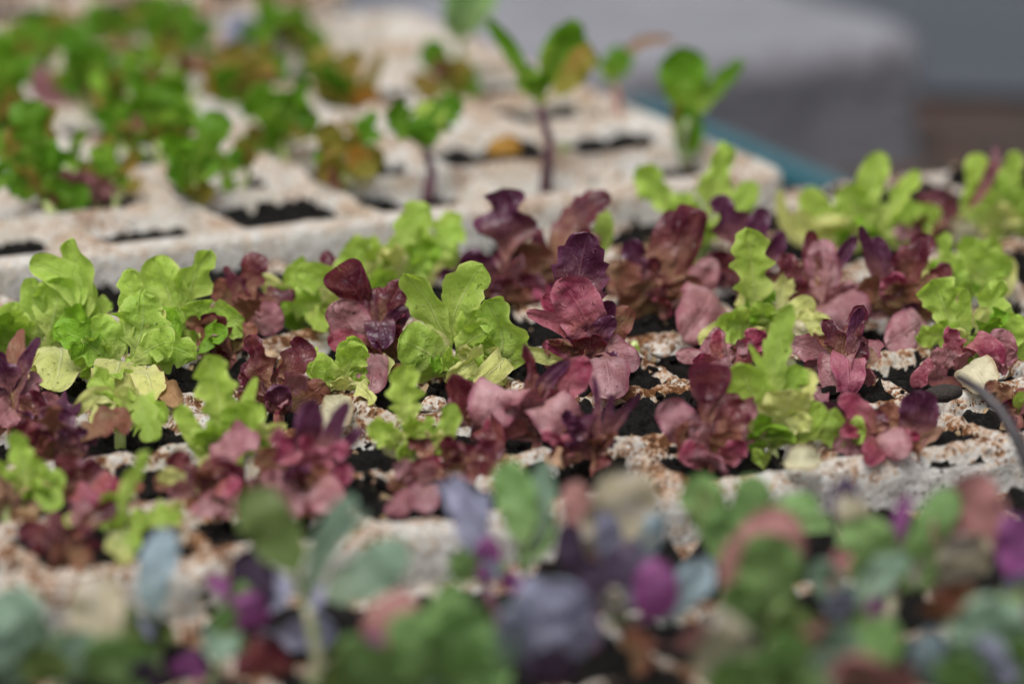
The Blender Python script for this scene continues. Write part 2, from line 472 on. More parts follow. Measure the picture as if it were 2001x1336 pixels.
def tray_fields(U, V, u0, v0, nu, nv, seed, lv, basel=-3.6):
    """height of foam and of soil (mm) over tray coordinates (mm)"""
    wob = 2.6
    Uw = U + wob * (fbm(U / 17, V / 17, seed) - .5) * 2
    Vw = V + wob * (fbm(U / 17, V / 17, seed + 3) - .5) * 2
    def dist(x, n):
        k = np.clip(np.round(x / PIT), 0, n)
        return np.abs(x - k * PIT)
    du, dv = dist(Uw - u0, nu), dist(Vw - v0, nv)
    # outer rim is wider
    ru = np.minimum(np.abs(U - u0), np.abs(U - u0 - nu * PIT)); rv = np.minimum(np.abs(V - v0), np.abs(V - v0 - nv * PIT))
    wu = np.where(ru < 14, 2.4, 1.0); wv = np.where(rv < 14, 2.4, 1.0)
    du = np.maximum(du - wu, 0); dv = np.maximum(dv - wv, 0)
    k = 3.0
    d = -k * np.log(np.exp(-du / k) + np.exp(-dv / k)) + 0.0
    d = np.maximum(d + k * math.log(2) * np.exp(-np.abs(du - dv) / 6), 0)
    h = -1.25 * d * sstep(0, 2.2, d) - .12 * d
    h = np.maximum(h, -24)
    h += (fbm(U / 30, V / 30, seed + 9) - .5) * 3.2                        # uneven crests
    chip = sstep(.60, .76, fbm(U / 9, V / 9, seed + 13))
    h -= 1.9 * chip * np.exp(-d / 4)
    h += (fbm(U / 3.0, V / 3.0, seed + 21) - .5) * 1.3
    h += (vnoise(U / 1.5, V / 1.5, seed + 31) - .5) * .5
    cu = np.floor((U - u0) / PIT); cv = np.floor((V - v0) / PIT)
    lev = basel + (lv - .5) * 0 + 6.5 * (_tab[(cu.astype(int) + 31 * seed) % 512, (cv.astype(int) + 57) % 512] - .5)
    soil = lev + (fbm(U / 8, V / 8, seed + 41) - .5) * 6.5 + (fbm(U / 3.0, V / 3.0, seed + 47) - .5) * 6.0 + (vnoise(U / 1.2, V / 1.2, seed + 51) - .5) * 2.2
    return h, soil, d

def make_tray(u0, v0, nu, nv, ztop, zbot, step, seed, label, soil_label, rim=3.2, mat=None, basel=-3.6, rough=1.0, calm=False):
    un = int(nu * PIT / step) + 1; vn = int(nv * PIT / step) + 1
    us = np.linspace(u0 - rim, u0 + nu * PIT + rim, un); vs_ = np.linspace(v0 - rim, v0 + nv * PIT + rim, vn)
    Ug, Vg = np.meshgrid(us, vs_, indexing='ij')
    h, soil, d = tray_fields(Ug, Vg, u0, v0, nu, nv, seed, .5, basel)
    h = h * rough + (1 - rough) * np.where(d < 1, 0, h)
    if calm:
        e0 = np.minimum.reduce([Ug - us[0], us[-1] - Ug, Vg - vs_[0], vs_[-1] - Vg])
        wr = 1 - sstep(5.5, 10, e0)
        clean = np.where(e0 < 6.0, .35 * (fbm(Ug / 25, Vg / 25, seed + 2) - .5), h)
        h = h * (1 - wr) + clean * wr
    # rounded corners seen from above, rounded outer edge
    e = np.minimum.reduce([Ug - us[0], us[-1] - Ug, Vg - vs_[0], vs_[-1] - Vg])
    h = h - 1.8 * (1 - sstep(0, 2.6, e)) ** 1.5
    cr = 9.0
    cx = np.clip(Ug, us[0] + cr, us[-1] - cr); cy = np.clip(Vg, vs_[0] + cr, vs_[-1] - cr)
    dx, dy = Ug - cx, Vg - cy
    linf = np.maximum(np.abs(dx), np.abs(dy)); l2 = np.hypot(dx, dy) + 1e-9
    f = np.where((np.abs(dx) > 0) & (np.abs(dy) > 0), linf / l2, 1)
    Uo, Vo = cx + dx * f, cy + dy * f
    O = (AU * u0 + AV * v0) * MM + np.array([0, 0, ztop * MM])
    def world_local(U, V, Z):
        return ((U - u0)[..., None] * AU + (V - v0)[..., None] * AV + Z[..., None] * np.array([0, 0, 1.0])) * MM
    top = world_local(Uo, Vo, h)
    verts = list(top.reshape(-1, 3)); faces = grid_faces(un, vn)
    ring = [(i, 0) for i in range(un)] + [(un - 1, j) for j in range(1, vn)] + [(i, vn - 1) for i in range(un - 2, -1, -1)] + [(0, j) for j in range(vn - 2, 0, -1)]
    prev = [i * vn + j for i, j in ring]
    zb = zbot - ztop
    cen = np.array([(us[0] + us[-1]) / 2, (vs_[0] + vs_[-1]) / 2])
    depth_steps = list(np.arange(1.5, -zb, 1.5 if step < 1.3 else 3)) + [-zb]
    arc = np.arange(len(ring)) * step
    for dz in depth_steps:
        cur = []
        nz = (fbm(arc / 7, np.full(len(ring), dz / 7) + 30, seed + 61) - .5) * 1.1 + (vnoise(arc / 1.6, np.full(len(ring), dz / 1.6) + 30, seed + 63) - .5) * .4
        for k_, (i, j) in enumerate(ring):
            u, v = Uo[i, j], Vo[i, j]
            nx = -1 if i == 0 else (1 if i == un - 1 else 0); ny = -1 if j == 0 else (1 if j == vn - 1 else 0)
            off = nz[k_] - .06 * dz + .9 * min(1, dz / 3)
            hz = min(h[i, j], 0) * max(0, 1 - dz / 12) - dz
            if dz >= -zb: hz = zb
            p = ((u - u0 + nx * off * (.4 if calm else 1)) * AU + (v - v0 + ny * off * (.4 if calm else 1)) * AV) * MM
            verts.append(np.array([p[0], p[1], hz * MM])); cur.append(len(verts) - 1)
        n = len(ring)
        for k_ in range(n):
            faces.append((prev[k_], cur[k_], cur[(k_ + 1) % n], prev[(k_ + 1) % n]))
        prev = cur
    faces.append(tuple(reversed(prev)))
    o = mesh_obj('foam_tray', verts, faces, mat or FOAM)
    o.location = O
    tag(o, label, 'seed tray', 'white foam seedling trays')
    # potting mix filling the cells, drawn only where it rises above the foam floor
    sstp = step
    S = np.where(d > 1.0, soil, h - 3.0)
    S = np.minimum(S, np.where(d < 3, h - 1 + d * .8, 1e9))
    sv = world_local(Ug, Vg, S)
    keep = (S > h - 2.0)
    fc = []
    kk = keep
    m = kk[:-1, :-1] | kk[1:, :-1] | kk[:-1, 1:] | kk[1:, 1:]
    idx = np.argwhere(m)
    for i, j in idx:
        fc.append((i * vn + j, (i + 1) * vn + j, (i + 1) * vn + j + 1, i * vn + j + 1))
    used = np.unique(np.array(fc).ravel()); remap = -np.ones(un * vn, int); remap[used] = np.arange(len(used))
    so = mesh_obj('potting_soil', sv.reshape(-1, 3)[used], [tuple(int(remap[a]) for a in f_) for f_ in fc], SOIL)
    so.location = O
    tag(so, soil_label, 'soil', kind='stuff')
    return o

ZB = -55.0
U0 = 24 - 7 * PIT
make_tray(U0, -132, 13, 6, 0, ZB, 0.9, 2, 'rust stained white foam tray holding the sharp red and lime lettuces, middle of the three',
          'black potting mix in the middle foam tray')
zb_ = 7.0
bc = at_z(1548, 332, zb_ * MM) / MM
bu = float(bc @ AU) - 3; bv = float(bc @ AV) + 3
make_tray(bu - 11 * PIT, bv, 11, 6, zb_, ZB, 1.4, 5, 'white foam tray of blurred green seedlings with its rounded corner beside the teal rail',
          'black potting mix in the foam tray by the teal rail', mat=FOAM_B, basel=-7.5, rough=.5, calm=True)
make_tray(U0 - PIT * 0.4, -132 - 16 - 7 * PIT, 13, 7, -9, ZB, 1.4, 8, 'out of focus foam tray nearest the camera under the purple and green cabbages',
          'black potting mix in the nearest foam tray', basel=-.8)
# a fourth tray behind, its stained front rim showing between the seedlings
fv = bv + 6 * PIT + 11
make_tray(bu - 11.4 * PIT, fv, 11, 4, 15, ZB, 1.8, 11, 'farthest foam tray, brown topped and mostly bare, behind the green seedlings',
          'black potting mix in the farthest foam tray', mat=FOAM_Z)

# ------------------------------------------------------------------ bench, ground, block behind
def simple_mat(name, c1, c2, scale, rough=.8, spec=.3, bump=.6, bd=.002, c3=None):
    g = NT(name)
    co = g.n('TexCoord').outputs['Object']
    n = g.noise(co, scale, 6, .65)
    col = g.mix(g.ss(n, .3, .7), c1, c2)
    if c3: col = g.mix(g.ss(g.noise(co, scale * 6, 3), .56, .66), col, c3)
    return g.done(g.bsdf(col, rough, spec, g.bump(g.noise(co, scale * 8, 4, .7), bump, bd)))
TEAL = simple_mat('chipped_teal_paint', (.016, .085, .11), (.026, .11, .135), 60, .5, .4, .3, .0006)
EARTH = simple_mat('dark_brown_earth', (.03, .022, .019), (.055, .040, .034), 9, .95, .2, 1.0, .01, (.10, .045, .03))
PAVE = simple_mat('grey_pavement', (.040, .046, .056), (.055, .062, .074), 5, .85, .3, .5, .003)
CONC = simple_mat('lit_tone_concrete', (.16, .16, .178), (.21, .21, .235), 16, .9, .25, .9, .003, (.15, .145, .155))  # paler concrete: light on the block's top put into the colour

def box_geo(p0, p1):
    x0, y0, z0 = p0; x1, y1, z1 = p1
    v = [(x0, y0, z0), (x1, y0, z0), (x1, y1, z0), (x0, y1, z0), (x0, y0, z1), (x1, y0, z1), (x1, y1, z1), (x0, y1, z1)]
    f = [(0, 3, 2, 1), (4, 5, 6, 7), (0, 1, 5, 4), (1, 2, 6, 5), (2, 3, 7, 6), (3, 0, 4, 7)]
    return v, f
def bar(name, u0, v0, z0, u1, v1, z1, mat, parent, bev=.0012):
    v, f = box_geo((u0 * MM, v0 * MM, z0 * MM), (u1 * MM, v1 * MM, z1 * MM))
    vv = [x * AU + y * AV + np.array([0, 0, z]) for x, y, z in v]
    o = mesh_obj(name, vv, f, mat, parent, smooth=False)
    b = o.modifiers.new('bevel', 'BEVEL'); b.width = bev; b.segments = 3
    return o
GZ = -92.0
g_ = mesh_obj('ground', [(-60, -60, GZ * MM), (60, -60, GZ * MM), (60, 60, GZ * MM), (-60, 60, GZ * MM)], [(0, 1, 2, 3)], EARTH, smooth=False)
tag(g_, kind='structure')
pv = at_z(1930, 205, GZ * MM)
a_ = math.radians(-6)
pd = np.array([math.cos(a_), math.sin(a_), 0]); pn = np.array([-math.sin(a_), math.cos(a_), 0])
pz = np.array([0, 0, .004])
p_ = mesh_obj('pavement', [pv - pd * 20 + pz, pv + pd * 20 + pz, pv + pd * 20 + pn * 40 + pz, pv - pd * 20 + pn * 40 + pz], [(0, 1, 2, 3)], PAVE, smooth=False)
tag(p_, kind='structure')

ru = float((at_z(1610, 348, (ZB - .5) * MM) / MM) @ AU) - 4
bench = empty('bench', (0, 0, GZ * MM))
tag(bench, 'low teal painted metal bench frame under the foam trays', 'bench')
dz = -GZ
def bb(name, *a, **k):
    u0, v0, z0, u1, v1, z1 = a
    return bar(name, u0, v0, z0 + dz, u1, v1, z1 + dz, TEAL, bench, **k)
bb('rail', ru, -460, ZB - 9, ru + 9, bv + 520, ZB - .5, bev=.002)
bb('rail', U0 - 70, -460, ZB - 9, U0 - 61, bv + 520, ZB - .5)
for k in range(9):
    v = -440 + k * (bv + 940) / 8
    bb('crossbar', U0 - 60.5, v, ZB - 9, ru - .5, v + 9, ZB - .8)
for u in (U0 - 74, ru - 3):
    for v in (-450, bv + 500):
        bb('leg', u, v, GZ, u + 14, v + 14, ZB - 9.5)

# concrete block: rounded slab
bp = at_y(1790, 95, 0)
ydist = 2.30
def at_d(px, py, dist):
    d = ray(px, py); return CAM + d * (dist / np.linalg.norm(d[:2]))
f1 = at_d(1812, 58, 2.0); f0 = at_d(1125, 74, 1.92)
blz = f1[2]
def rounded_block(c0, c1, depth, z0, z1, r, slump):
    """long box with soft rounded top edges and end"""
    ax = (c1 - c0); ax[2] = 0; Lx = np.linalg.norm(ax); ax /= Lx
    nrm = np.array([-ax[1], ax[0], 0])
    nx, ny = 50, 26
    V = []
    H = z1 - z0
    prof = []
    for k in range(8): prof.append((0, H * k / 7 * (1 - r / H)))
    for k in range(1, 8):
        th = math.pi / 2 * k / 7; prof.append((r - r * math.cos(th), H - r + r * math.sin(th)))
    for k in range(1, 10): prof.append((r + (depth - 2 * r) * k / 9, H))
    for k in range(1, 8):
        th = math.pi / 2 * k / 7; prof.append((depth - r + r * math.sin(th), H - r + r * math.cos(th)))
    prof.append((depth, 0))
    n = len(prof)
    rings = []
    xs = list(np.linspace(0, Lx - r, 40)) + [Lx - r + r * math.sin(math.pi / 2 * k / 8) for k in range(1, 9)]
    for x in xs:
        e = 0 if x <= Lx - r else r - math.sqrt(max(r * r - (x - Lx + r) ** 2, 0))
        for (y, z) in prof:
            yy = e + y * (depth - 2 * e) / depth
            zz = z * (H - e) / H
            w = 1 + 0
            V.append(c0 + ax * x + nrm * (yy + .0022 * (vnoise([x * 30], [y * 40 + z * 70], 3)[0] - .5)) + np.array([0, 0, z0 - c0[2] + zz + .002 * (vnoise([x * 25 + 9], [y * 30], 4)[0] - .5) * (z > 0)]))
    F = [(i * n + j, (i + 1) * n + j, (i + 1) * n + j + 1, i * n + j + 1) for i in range(len(xs) - 1) for j in range(n - 1)]
    F.append(tuple(range(n))); F.append(tuple(reversed(range((len(xs) - 1) * n, len(xs) * n))))
    return V, F
CONC2 = simple_mat('shade_tone_concrete', (.12, .118, .132), (.17, .167, .182), 16, .9, .25, .9, .003, (.07, .068, .075))  # same concrete darkened: shade on the block's front put into the colour
blk = empty('concrete_block', (float(f1[0]), float(f1[1]), GZ * MM))
tag(blk, 'grey concrete block with its lit top painted paler, on brown earth beyond the teal rail', 'block')
LOC = np.array(blk.location)
b0 = f0 - (f1 - f0) * .35
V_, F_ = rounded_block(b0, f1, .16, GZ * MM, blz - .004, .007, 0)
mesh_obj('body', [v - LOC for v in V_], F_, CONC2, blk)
ax_ = (f1 - b0); ax_[2] = 0; ax_ /= np.linalg.norm(ax_); nr_ = np.array([-ax_[1], ax_[0], 0])
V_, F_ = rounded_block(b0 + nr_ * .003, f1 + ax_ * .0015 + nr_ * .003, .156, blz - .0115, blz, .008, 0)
mesh_obj('lit_tone_cap', [v - LOC for v in V_], F_, CONC, blk)  # thin cap added to carry the painted light on top

# ------------------------------------------------------------------ plants
PLANE = {'m': -5.0, 'b': zb_ - 5.0, 'f': -14.0, 'z': 10.0}
WMUL = {'m': .98, 'b': .85, 'f': .86, 'z': 1.0}
FLOOR = {'m': 1.0, 'b': zb_ + 1, 'f': -8.0, 'z': 16.0}
def plant(name, cat, label, group, tray, base, leaves, stem=None, fill=3, tone=None, hseed=None, fs=1.0, res=None):
    rng = np.random.RandomState(hseed or abs(hash_(label)) % (2 ** 31))
    Bp = at_z(base[0], base[1], PLANE[tray] * MM)
    root = empty(name, Bp)
    tag(root, label, cat, group)
    nt, ns = res or ((60, 15) if tray == 'm' else (30, 9))
    stem_top = Bp + np.array([0, 0, .004])
    if stem:
        kind, sx, sy, wid = stem
        Y = Bp[1] + rng.uniform(-.003, .003)
        stem_top = at_y(sx, sy, Y)
        bend = (Bp + stem_top) / 2 + np.array([rng.choice([-1, 1]) * rng.uniform(.0012, .003), rng.uniform(-.002, .002), 0])
        pts = [Bp - np.array([0, 0, .006]), Bp + (bend - Bp) * .5, bend, bend + (stem_top - bend) * .6, stem_top]
        v, f = tube([p - Bp for p in pts], [wid * MM * k for k in (.6, .5, .42, .38, .34)])
        mesh_obj('stem', v, f, SM[kind], root)
    else:
        v, f = tube([(0, 0, -.007), (0, 0, -.002), (0, .0005, .002), (0, .0005, .005)], [.0013, .0015, .0015, .0008])
        mesh_obj('stem', v, f, SM['R' if (tone or leaves[0][0]) in 'RUKMO' else 'G'], root)
    for L in leaves:
        tn, st, mx, my, tx, ty, w = L[:7]
        if tray == 'f' and st == 'r' and w < 76: st = ['r', 's', 'e', 'A'][rng.randint(4)]
        lean = L[7] if len(L) > 7 else None
        turn = L[8] if len(L) > 8 else rng.uniform(-22, 22)
        cup = L[9] if len(L) > 9 else rng.uniform(-.12, .22)
        Yb = Bp[1]
        droop = ty > my
        if lean is None:
            lean = rng.uniform(-13, -7) if droop else rng.uniform(-4, 7)
        zf = FLOOR[tray] * MM
        Tp = at_y(tx, ty, Yb + lean * MM)
        if Tp[2] < zf: Tp = at_z(tx, ty, zf)
        Mp = at_y(mx, my, Yb + (.55 if droop else .4) * (Tp[1] - Yb))
        if Mp[2] < zf - .003: Mp = at_z(mx, my, zf - .003)
        sc = FPX / np.linalg.norm(Tp - CAM)
        o0 = stem_top + np.array([rng.uniform(-1, 1), rng.uniform(-1, 1), 0]) * .0012
        V, uv, a, b = leaf_geo(o0, Mp, Tp, w * WMUL[tray] / sc, st, math.radians(turn), cup, rng, nt, ns)
        mesh_obj('leaf', V - Bp, grid_faces(a, b), LM[tn], root, uv=uv)
    tn0 = tone or leaves[0][0]
    if tray == 'm' and fill: fill += 6
    if tray == 'f': fill += 1
    if tray == 'b' and fill: fill += 3
    for k in range(fill):
        az = rng.uniform(0, 6.283)
        ln = rng.uniform(9, 17) * MM * fs * (.85 if tray == 'b' else .72 if tray == 'f' else (1.15, .8, .95, .65)[k % 4])
        el = rng.uniform(.35, 1.3)
        dirv = np.array([math.cos(az) * math.cos(el), math.sin(az) * math.cos(el), math.sin(el)])
        root_p = stem_top if tray != 'b' else stem_top * (.45 + .55 * (k % 2)) + Bp * (.55 - .55 * (k % 2))
        Mp = root_p + dirv * ln * .55
        Tp = root_p + dirv * ln + np.array([math.cos(az), math.sin(az), -.45]) * ln * rng.uniform(.05, .3)
        st = {'G': 'o', 'R': 'o', 'U': 'o', 'O': 'r', 'K': 'r'}.get(tn0, 'r')
        tn = tn0
        if tn0 in 'by': tn = 'bbbbgyyO'[rng.randint(8)]
        if tn0 in 'RU' and rng.rand() < .6: tn = 'O' if rng.rand() < .6 else 'K'
        if tn0 in 'RUKMO' and rng.rand() < .7: st = '3f5A3'[rng.randint(5)]
        if tray == 'f': tn = 'ctcxcdcl'[rng.randint(8)]
        if tn0 == 'G' and rng.rand() < .35: tn = 'g' if rng.rand() < .6 else 'Y'
        V, uv, a, b = leaf_geo(root_p, Mp, Tp, ln * (rng.uniform(.4, .62) if tn0 in 'RUKMO' else rng.uniform(.5, .75)), st, rng.uniform(-.6, .6), rng.uniform(-.1, .2), rng, nt, ns)
        mesh_obj('leaf', V - Bp, grid_faces(a, b), LM[tn], root, uv=uv)
    return root
def hash_(s):
    h = 2166136261
    for ch in s: h = ((h ^ ord(ch)) * 16777619) & 0xffffffff
    return h
GG, GR = 'lime lettuce seedlings in the middle tray', 'red lettuce seedlings in the middle tray'
def green(label, base, leaves, **k): return plant('lettuce_seedling', 'lettuce', label, GG, 'm', base, leaves, **k)
def red(label, base, leaves, **k): return plant('lettuce_seedling', 'lettuce', label, GR, 'm', base, leaves, **k)
# ---- middle tray, back rows first
green('lime lettuce with two upright frilly leaves before the rounded tray corner', (1360, 520), [
 ('G','o',1320,420,1248,325,80,4,25), ('G','o',1390,390,1418,280,90,3,-10), ('G','o',1345,440,1325,380,70,-2), ('g','o',1385,500,1345,430,60,-4), ('G','r',1420,430,1475,355,55,3), ('g','r',1340,530,1290,450,60,-4)], fill=3)
green('lime lettuce with a broad yellow lower leaf, right of the tray corner', (1690, 520), [
 ('G','r',1690,400,1728,300,62,3,10), ('G','o',1735,420,1796,335,58,4,20), ('G','r',1680,430,1650,365,80,0), ('G','o',1700,430,1690,370,80,4), ('Y','r',1660,500,1650,425,120,-6,5), ('G','o',1750,440,1790,395,60,-2), ('G','r',1620,440,1575,370,66,0), ('Y','r',1600,470,1560,410,55,-3), ('G','o',1780,460,1820,400,60,0), ('Y','s',1560,470,1525,370,28,2)], fill=4)
green('pale lime lettuce cut off by the right edge of the photo, rearmost row', (1960, 490), [
 ('G','r',1930,400,1908,300,62,2), ('G','o',1965,380,1992,298,62,3), ('G','o',1935,420,1895,360,70,-2), ('G','o',1980,420,2015,370,80,0), ('G','r',1950,400,1945,340,60,2), ('Y','o',1960,450,1975,400,70,-5), ('W','r',1900,470,1868,430,60,-5)], fill=4)
red('small burgundy lettuce poking between two lime plants at the far right rear', (1830, 510), [
 ('R','o',1830,450,1860,402,45,2,20), ('R','n',1800,460,1765,435,30,0), ('O','r',1820,480,1780,440,50,-3), ('R','s',1940,330,1945,283,26,6)], fill=2)
green('blurred lime lettuce right of the steep lime leaf, before the white back rim', (835, 560), [
 ('G','o',845,510,897,418,80,4,35), ('G','o',830,500,815,440,55,3), ('G','r',850,530,880,470,50,0), ('G','o',810,530,790,470,50,2)], fill=3)
red('burgundy lettuce with one tall three-lobed leaf against the white back rim', (985, 620), [
 ('U','3',988,520,984,374,150,3,0,-.05), ('U','r',960,555,915,490,70,-2,15), ('U','o',930,570,862,528,55,-3), ('R','r',990,560,1000,480,60,4), ('R','r',1000,590,970,545,60,-5), ('R','r',1030,590,1040,535,60,0), ('O','r',1000,600,1020,560,60,-5)], fill=4)
red('burgundy lettuce with a jagged comb-like leaf leaning right before the back rim', (1095, 610), [
 ('R','f',1095,480,1192,382,74,4,30), ('R','r',1060,510,1050,445,34,3), ('O','r',1055,560,1045,472,105,-2,5), ('U','r',1120,520,1145,440,52,2), ('T','r',1090,540,1100,470,60,4), ('O','r',1110,570,1150,490,70,0), ('K','o',1060,590,1000,565,55,-5), ('M','o',1080,600,1065,560,60,-7), ('G','s',1165,500,1180,410,42,12)], fill=4)
red('burgundy lettuce with a butterfly pair of dark lobes above brown lower leaves', (1295, 640), [
 ('R','r',1290,520,1318,412,58,3,10), ('R','r',1325,520,1368,412,62,3,-10), ('R','h',1310,540,1345,440,70,3), ('U','o',1265,560,1232,470,50,2), ('O','o',1260,590,1210,510,80,-2), ('O','r',1270,600,1240,550,95,-5), ('K','r',1330,590,1395,505,62,0), ('O','r',1320,600,1340,540,80,-4), ('R','o',1285,570,1280,500,50,1), ('K','r',1390,575,1340,655,110,-10,0,-.25)], fill=4)
red('dark purple lettuce rising behind the tall oak-leaved lime plant', (1450, 600), [
 ('U','3',1440,480,1400,385,92,3), ('U','r',1470,490,1492,405,48,2), ('U','o',1500,510,1532,450,38,0), ('R','r',1430,560,1395,490,62,-3), ('R','o',1480,540,1500,480,60,3), ('R','r',1460,570,1450,500,60,-2)], fill=3)
red('burgundy lettuce with one huge dusty pink leaf hanging beside the tall lime oak leaf', (1600, 660), [
 ('K','r',1610,545,1600,470,72,3), ('K','r',1630,590,1660,640,125,-7,0,-.25), ('R','o',1565,570,1530,495,60,0), ('R','r',1590,560,1585,450,40,4), ('U','s',1630,530,1674,462,30,2), ('R','r',1570,610,1545,540,70,-4), ('K','r',1660,600,1690,570,80,-3)], fill=3)
red('purple lettuce with a crown of narrow upright strips and a dusty pink lower leaf', (1755, 660), [
 ('U','n',1715,540,1682,440,30,0), ('U','s',1735,550,1712,462,42,2), ('R','o',1770,570,1812,458,74,2,20), ('R','o',1750,560,1760,490,60,2), ('O','o',1730,600,1690,540,80,-3), ('O','o',1760,610,1760,550,95,-5), ('R','o',1800,580,1855,515,46,0), ('M','r',1750,590,1745,535,60,-6), ('K','r',1800,625,1735,672,80,-9,0,-.2), ('O','r',1780,620,1800,570,70,-3)], fill=4)
green('lime lettuce with a drooping round leaf beside the right edge, behind the bleached curled leaf', (1890, 610), [
 ('G','r',1905,540,1978,520,80,-3), ('G','o',1870,550,1848,455,62,3), ('G','o',1890,540,1905,465,75,3), ('G','o',1910,530,1945,470,62,2), ('Y','r',1930,580,1965,500,60,4), ('G','o',1880,580,1860,530,70,-3)], fill=4)
green('lime lettuce in focus at the far right with small spoon leaves above a red plant', (1895, 720), [
 ('G','A',1865,640,1822,545,98,2,0), ('G','o',1850,660,1788,655,62,-4), ('G','o',1925,640,1955,548,80,3,15), ('G','s',1885,630,1886,562,28,-2), ('Y','s',1905,660,1928,602,36,-4), ('G','o',1960,670,1990,615,70,0), ('G','r',1960,700,2005,660,70,-2), ('W','n',1865,690,1798,715,22,-8)], fill=3)
red('red lettuce at the far right with a bleached cream leaf curled at its foot', (1900, 765), [
 ('K','r',1925,715,1962,645,72,2), ('M','o',1885,710,1855,640,56,0), ('M','r',1905,665,1965,708,50,-5,20,-.2), ('W','r',1900,715,1932,764,84,-8,0,0), ('M','n',1795,750,1822,700,36,-3), ('K','r',1830,740,1850,700,40,0), ('g','s',1885,735,1900,700,20,-3)], fill=2)
green('tall lime lettuce with one oak-lobed leaf standing above yellow lower leaves, right of centre', (1490, 700), [
 ('G','5',1475,570,1460,448,105,2,0,.05), ('G','r',1470,640,1415,625,62,-6,10), ('G','r',1490,640,1500,590,60,-6), ('Y','r',1450,655,1365,668,52,-6), ('Y','o',1550,640,1622,630,66,-4), ('Y','r',1545,620,1590,585,52,1), ('W','r',1530,660,1570,640,50,-4), ('Y','r',1480,680,1490,640,60,-9), ('g','o',1480,610,1500,560,60,4)], fill=3)
green('cluster of rounded lime leaves at the left edge with one large folded leaf on top', (85, 720), [
 ('G','r',160,590,128,472,84,4,35,.3), ('G','r',150,570,58,512,70,1,-20,.2), ('G','r',150,560,160,510,60,5,40), ('G','r',100,640,112,540,96,-2,0,-.05), ('G','r',75,640,60,542,54,1), ('G','r',60,670,-5,612,85,-3), ('G','r',50,680,-30,640,60,-5), ('G','r',40,650,25,590,60,2), ('Y','r',120,690,105,748,105,-11,0,-.2), ('Y','r',140,680,155,640,60,-4), ('G','o',165,650,180,590,50,2), ('Y','r',110,700,60,720,60,-8)], fill=5, fs=1.2)
green('sprawling lime lettuce with a bright yellow curled leaf in front, left of the bare soil', (245, 770), [
 ('G','r',205,680,165,630,100,-2,-20), ('G','o',265,690,282,572,122,1,10,.1), ('G','o',300,680,385,700,88,-4,-15), ('G','o',250,640,258,530,58,4,30), ('Y','r',235,700,222,768,108,-12,0,-.3), ('Y','o',300,660,322,605,50,0), ('G','r',180,690,150,660,80,-5), ('G','o',330,650,345,600,60,3), ('Y','r',285,730,300,790,62,-9)], fill=5, fs=1.2)
green('lime lettuce with a pointed upright leaf before the back rim, third from the left edge', (365, 720), [
 ('G','r',345,620,298,503,92,3,15), ('G','o',365,610,410,492,92,1,-25), ('G','o',395,660,472,622,95,-4,0), ('G','r',335,600,322,502,62,5), ('G','r',300,600,248,525,40,3), ('G','o',375,670,385,590,80,-3), ('G','r',340,660,325,600,70,-2)], fill=5)
green('lime lettuce lowest in the left cluster, its lobed leaf hanging over dark soil', (235, 870), [
 ('G','o',250,800,322,825,105,-8,0), ('G','o',270,790,300,860,60,-10), ('Y','r',205,800,195,845,46,-8), ('Y','r',195,770,140,812,36,-5), ('G','r',215,800,200,770,50,-3), ('Y','r',245,800,270,760,70,-4), ('g','o',230,830,240,800,60,-5)], fill=3)
red('small burgundy lettuce with a mauve lower leaf, right of the left lime cluster', (480, 680), [
 ('R','o',485,580,506,498,58,3), ('R','n',460,560,438,520,28,2), ('K','r',480,640,553,615,68,-4,0,-.2), ('O','r',455,610,425,545,48,0), ('R','o',475,600,465,545,40,2), ('O','r',470,620,500,560,50,3)], fill=3)
green('lime lettuce with a round cupped leaf and a yellow one, behind the crimson rosette', (630, 660), [
 ('G','r',640,560,578,535,66,-4,0,.3), ('G','r',655,580,702,485,62,3,-10), ('G','r',615,620,600,560,72,-4), ('Y','r',580,600,508,540,46,2), ('g','r',560,600,545,560,60,0), ('G','o',640,600,665,540,60,0), ('g','o',590,640,575,600,60,-4), ('G','o',610,610,640,650,50,-8), ('R','s',640,540,640,490,36,9)], fill=3)
green('lime lettuce with a steep toothed leaf against the white back rim, left of centre', (785, 600), [
 ('G','o',775,520,838,410,78,3,35), ('G','o',765,530,722,465,52,3), ('Y','r',770,530,712,510,62,-4,0), ('G','r',790,540,790,470,60,3), ('Y','r',810,560,830,520,50,2), ('G','r',790,580,800,610,60,-8)], fill=3)
red('crimson lettuce rosette with a heart-shaped dark leaf, left of the centre lime plant', (735, 740), [
 ('R','h',725,640,685,555,84,1), ('R','r',750,630,790,550,56,2), ('R','r',745,610,740,560,60,4), ('U','r',742,630,745,682,60,-9,0,-.1), ('K','r',700,660,660,590,84,-2,10,-.15), ('M','r',700,670,640,672,48,-7), ('K','r',730,700,722,768,66,-9,0,-.25), ('U','r',765,640,795,600,44,0), ('U','n',720,580,704,518,24,3), ('O','r',760,690,795,650,60,0), ('Y','n',760,700,745,740,26,-9), ('O','r',690,690,650,650,50,0)], fill=4)
green('sharp lime lettuce at the centre with lobed leaves, yellow torn leaves beneath', (890, 765), [
 ('G','A',880,650,944,518,92,2,10,.05), ('G','B',975,690,948,585,132,-3,0,.05), ('G','r',865,650,792,530,74,3,40), ('G','o',905,670,928,598,58,0), ('G','r',850,700,782,665,98,-8,0,-.2), ('Y','o',945,700,868,742,76,-9,10), ('Y','r',850,670,790,650,52,-4), ('Y','r',985,700,925,755,54,-8), ('Y','n',1030,690,1112,716,34,-4), ('G','o',820,730,800,720,60,-7), ('G','r',830,700,850,640,60,2), ('g','o',930,720,960,690,60,-3), ('G','r',1000,700,1035,680,44,-5), ('Y','o',920,740,990,740,60,-9)], fill=4)
